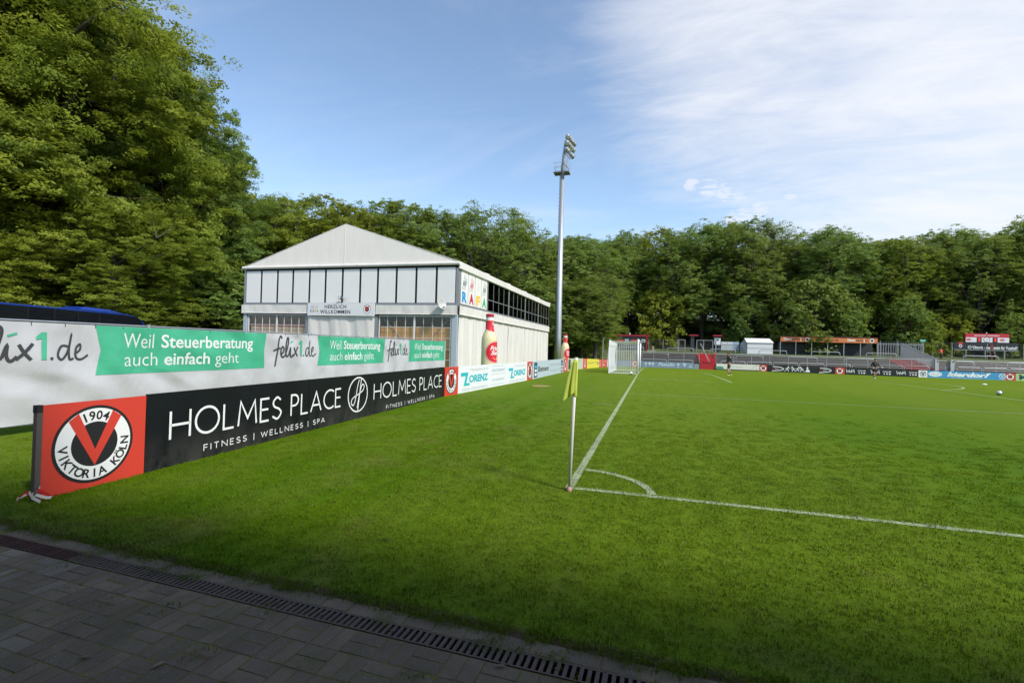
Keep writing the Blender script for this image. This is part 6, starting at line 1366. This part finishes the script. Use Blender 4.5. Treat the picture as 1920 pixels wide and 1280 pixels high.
# wood behind the tent
GT = 'trees of the wood behind the tent'
sky = [(500, 78, 372, 0), (545, 74, 366, 2), (600, 78, 372, 2), (655, 74, 392, 2), (700, 80, 384, 0), (755, 76, 382, 2), (800, 74, 398, 0), (850, 80, 404, 0), (905, 76, 388, 3), (945, 82, 392, 3), (985, 76, 432, 0), (1030, 84, 458, 1), (1062, 88, 444, 0), (1100, 86, 452, 1)]
LT = ['leafy tree just right of the tall left trees, above the left eave of the tent', 'olive tree above the left slope of the gable', 'olive tree above the middle of the left gable slope', 'lower tree right behind the gable peak', 'tree just right of the gable peak', 'yellowish tree above the upper part of the right gable slope', 'tree above the middle of the right gable slope', 'tree above the right end of the gable', 'airy light crowned tree above the corner of the tent', 'thin crowned tree right of the airy one above the lettered panels', 'lower tree above the far end of the tent roof', 'low tree immediately left of the floodlight mast', 'tree immediately right of the floodlight mast', 'second tree right of the floodlight mast']
for i, (px, dz, pt, k) in enumerate(sky): place(px, dz, pt, FAR[k], LT[i], GT, 1.15)
for i, px in enumerate(range(480, 1110, 42)): place(px, 92+(i % 3)*4, 398+(px-480)*.10+(i % 2)*14, FAR[i % 2], 'tree in the second row of the wood behind the tent', 'second row trees behind the tent', 1.3)
for i, px in enumerate(range(960, 1120, 26)): place(px, 74+(i % 2)*3, 520+(i % 3)*14, FAR[i % 2], 'smaller dark tree beside the floodlight mast', 'smaller trees beside the floodlight mast', 1.5)
# wood behind the far terrace
GR = 'front row trees of the wood behind the terrace'
sk2 = [(1135, 452), (1175, 440), (1222, 428), (1268, 438), (1315, 422), (1362, 418), (1405, 416), (1448, 424), (1500, 440), (1548, 434), (1590, 440), (1640, 452), (1690, 444), (1735, 440), (1790, 432), (1838, 446), (1880, 436), (1925, 412), (1975, 400), (2030, 410)]
LR = ['front tree of the wood above the football goal', 'front tree of the wood above the dark kiosk', 'front tree of the wood right of the kiosk', 'front tree above the narrow framed gate', 'front tree above the red steps', 'front tree above the entrance stand with white board', 'front tree above the notice boards', 'thin airy tree rising above the white shed', 'front tree above the left end of the orange banner', 'front tree above the left half of the orange banner', 'front tree above the right half of the orange banner', 'thin airy tree above the right end of the orange banner', 'front tree above the palisade fence', 'front tree above the green sign on its post', 'front tree above the steward in red', 'front tree above the left half of the scoreboard', 'front tree above the right half of the scoreboard', 'tall airy tree at the right edge of the picture', 'front tree cut by the right edge of the picture', 'front tree beyond the right edge']
for i, (px, pt) in enumerate(sk2):
    P = onY(px, 640, 100+(i % 3)*3.5); dz = float((np.array(P)-CAM)@AF)
    k = 3 if px in (1448, 1640, 1925) else (1, 0, 2, 0, 1)[i % 5]; place(px, dz, pt, FAR[k], LR[i], GR, 1.1)
for i, px in enumerate(np.arange(1120, 2080, 40)):
    P = onY(px, 640, 112+(i % 3)*4); dz = float((np.array(P)-CAM)@AF); place(px, dz, 452+(i % 4)*9, FAR[i % 2], 'tree in the second row of the wood behind the terrace', 'second row trees behind the terrace', 1.35)
for i, px in enumerate(np.arange(1110, 2100, 52)):
    P = onY(px, 640, 128+(i % 2)*6); dz = float((np.array(P)-CAM)@AF); place(px, dz, 470+(i % 3)*9, FAR[i % 2], 'tree deep in the wood behind the terrace', 'third row trees behind the terrace', 1.6)
UGR = 'undergrowth deep in the wood behind the terrace'
for i, px in enumerate(np.arange(1040, 2110, 34)):
    P = onY(px, 640, 107+(i % 3)*5); dz = float((np.array(P)-CAM)@AF); place(px, dz, 575+(i % 3)*12, SHR[0], 'dark undergrowth deep in the wood behind the terrace', UGR, 1.7, 'shrub')
for i, px in enumerate(np.arange(470, 1060, 36)): place(px, 84+(i % 3)*5, 560+(i % 3)*12, SHR[0], 'dark undergrowth in the wood behind the tent', 'undergrowth in the wood behind the tent', 1.7, 'shrub')
# lower trees and shrubs standing at the wood edge
GU = 'young trees at the edge of the wood behind the terrace'
for i, (px, pt, k, w) in enumerate(((1095, 570, 0, 1.1), (1128, 545, 0, 1.0), (1236, 545, 1, 1.0), (1395, 560, 0, .9), (1515, 528, 0, 1.1), (1580, 560, 0, 1.0), (1700, 560, 0, .9), (1785, 592, 1, 1.1), (1740, 600, 1, .9), (1905, 590, 0, 1.0), (1960, 570, 0, 1))):
    P = onY(px, 640, 93.5+(i % 4)*1.2); dz = float((np.array(P)-CAM)@AF); place(px, dz, pt, SHR[k], 'young bushy tree at the edge of the wood behind the terrace', GU, w*.8, 'young_tree')
for px, dz, pt, k in ((985, 68, 600, 0), (1065, 80, 600, 1), (1100, 82, 612, 0), (480, 64, 520, 0)): place(px, dz, pt, SHR[k], 'low dark shrub near the foot of the floodlight mast' if px > 900 else 'low dark shrub left of the tent', 'low shrubs round the mast' if px > 900 else None, 1.0, 'shrub')
print('objects', len(bpy.data.objects))
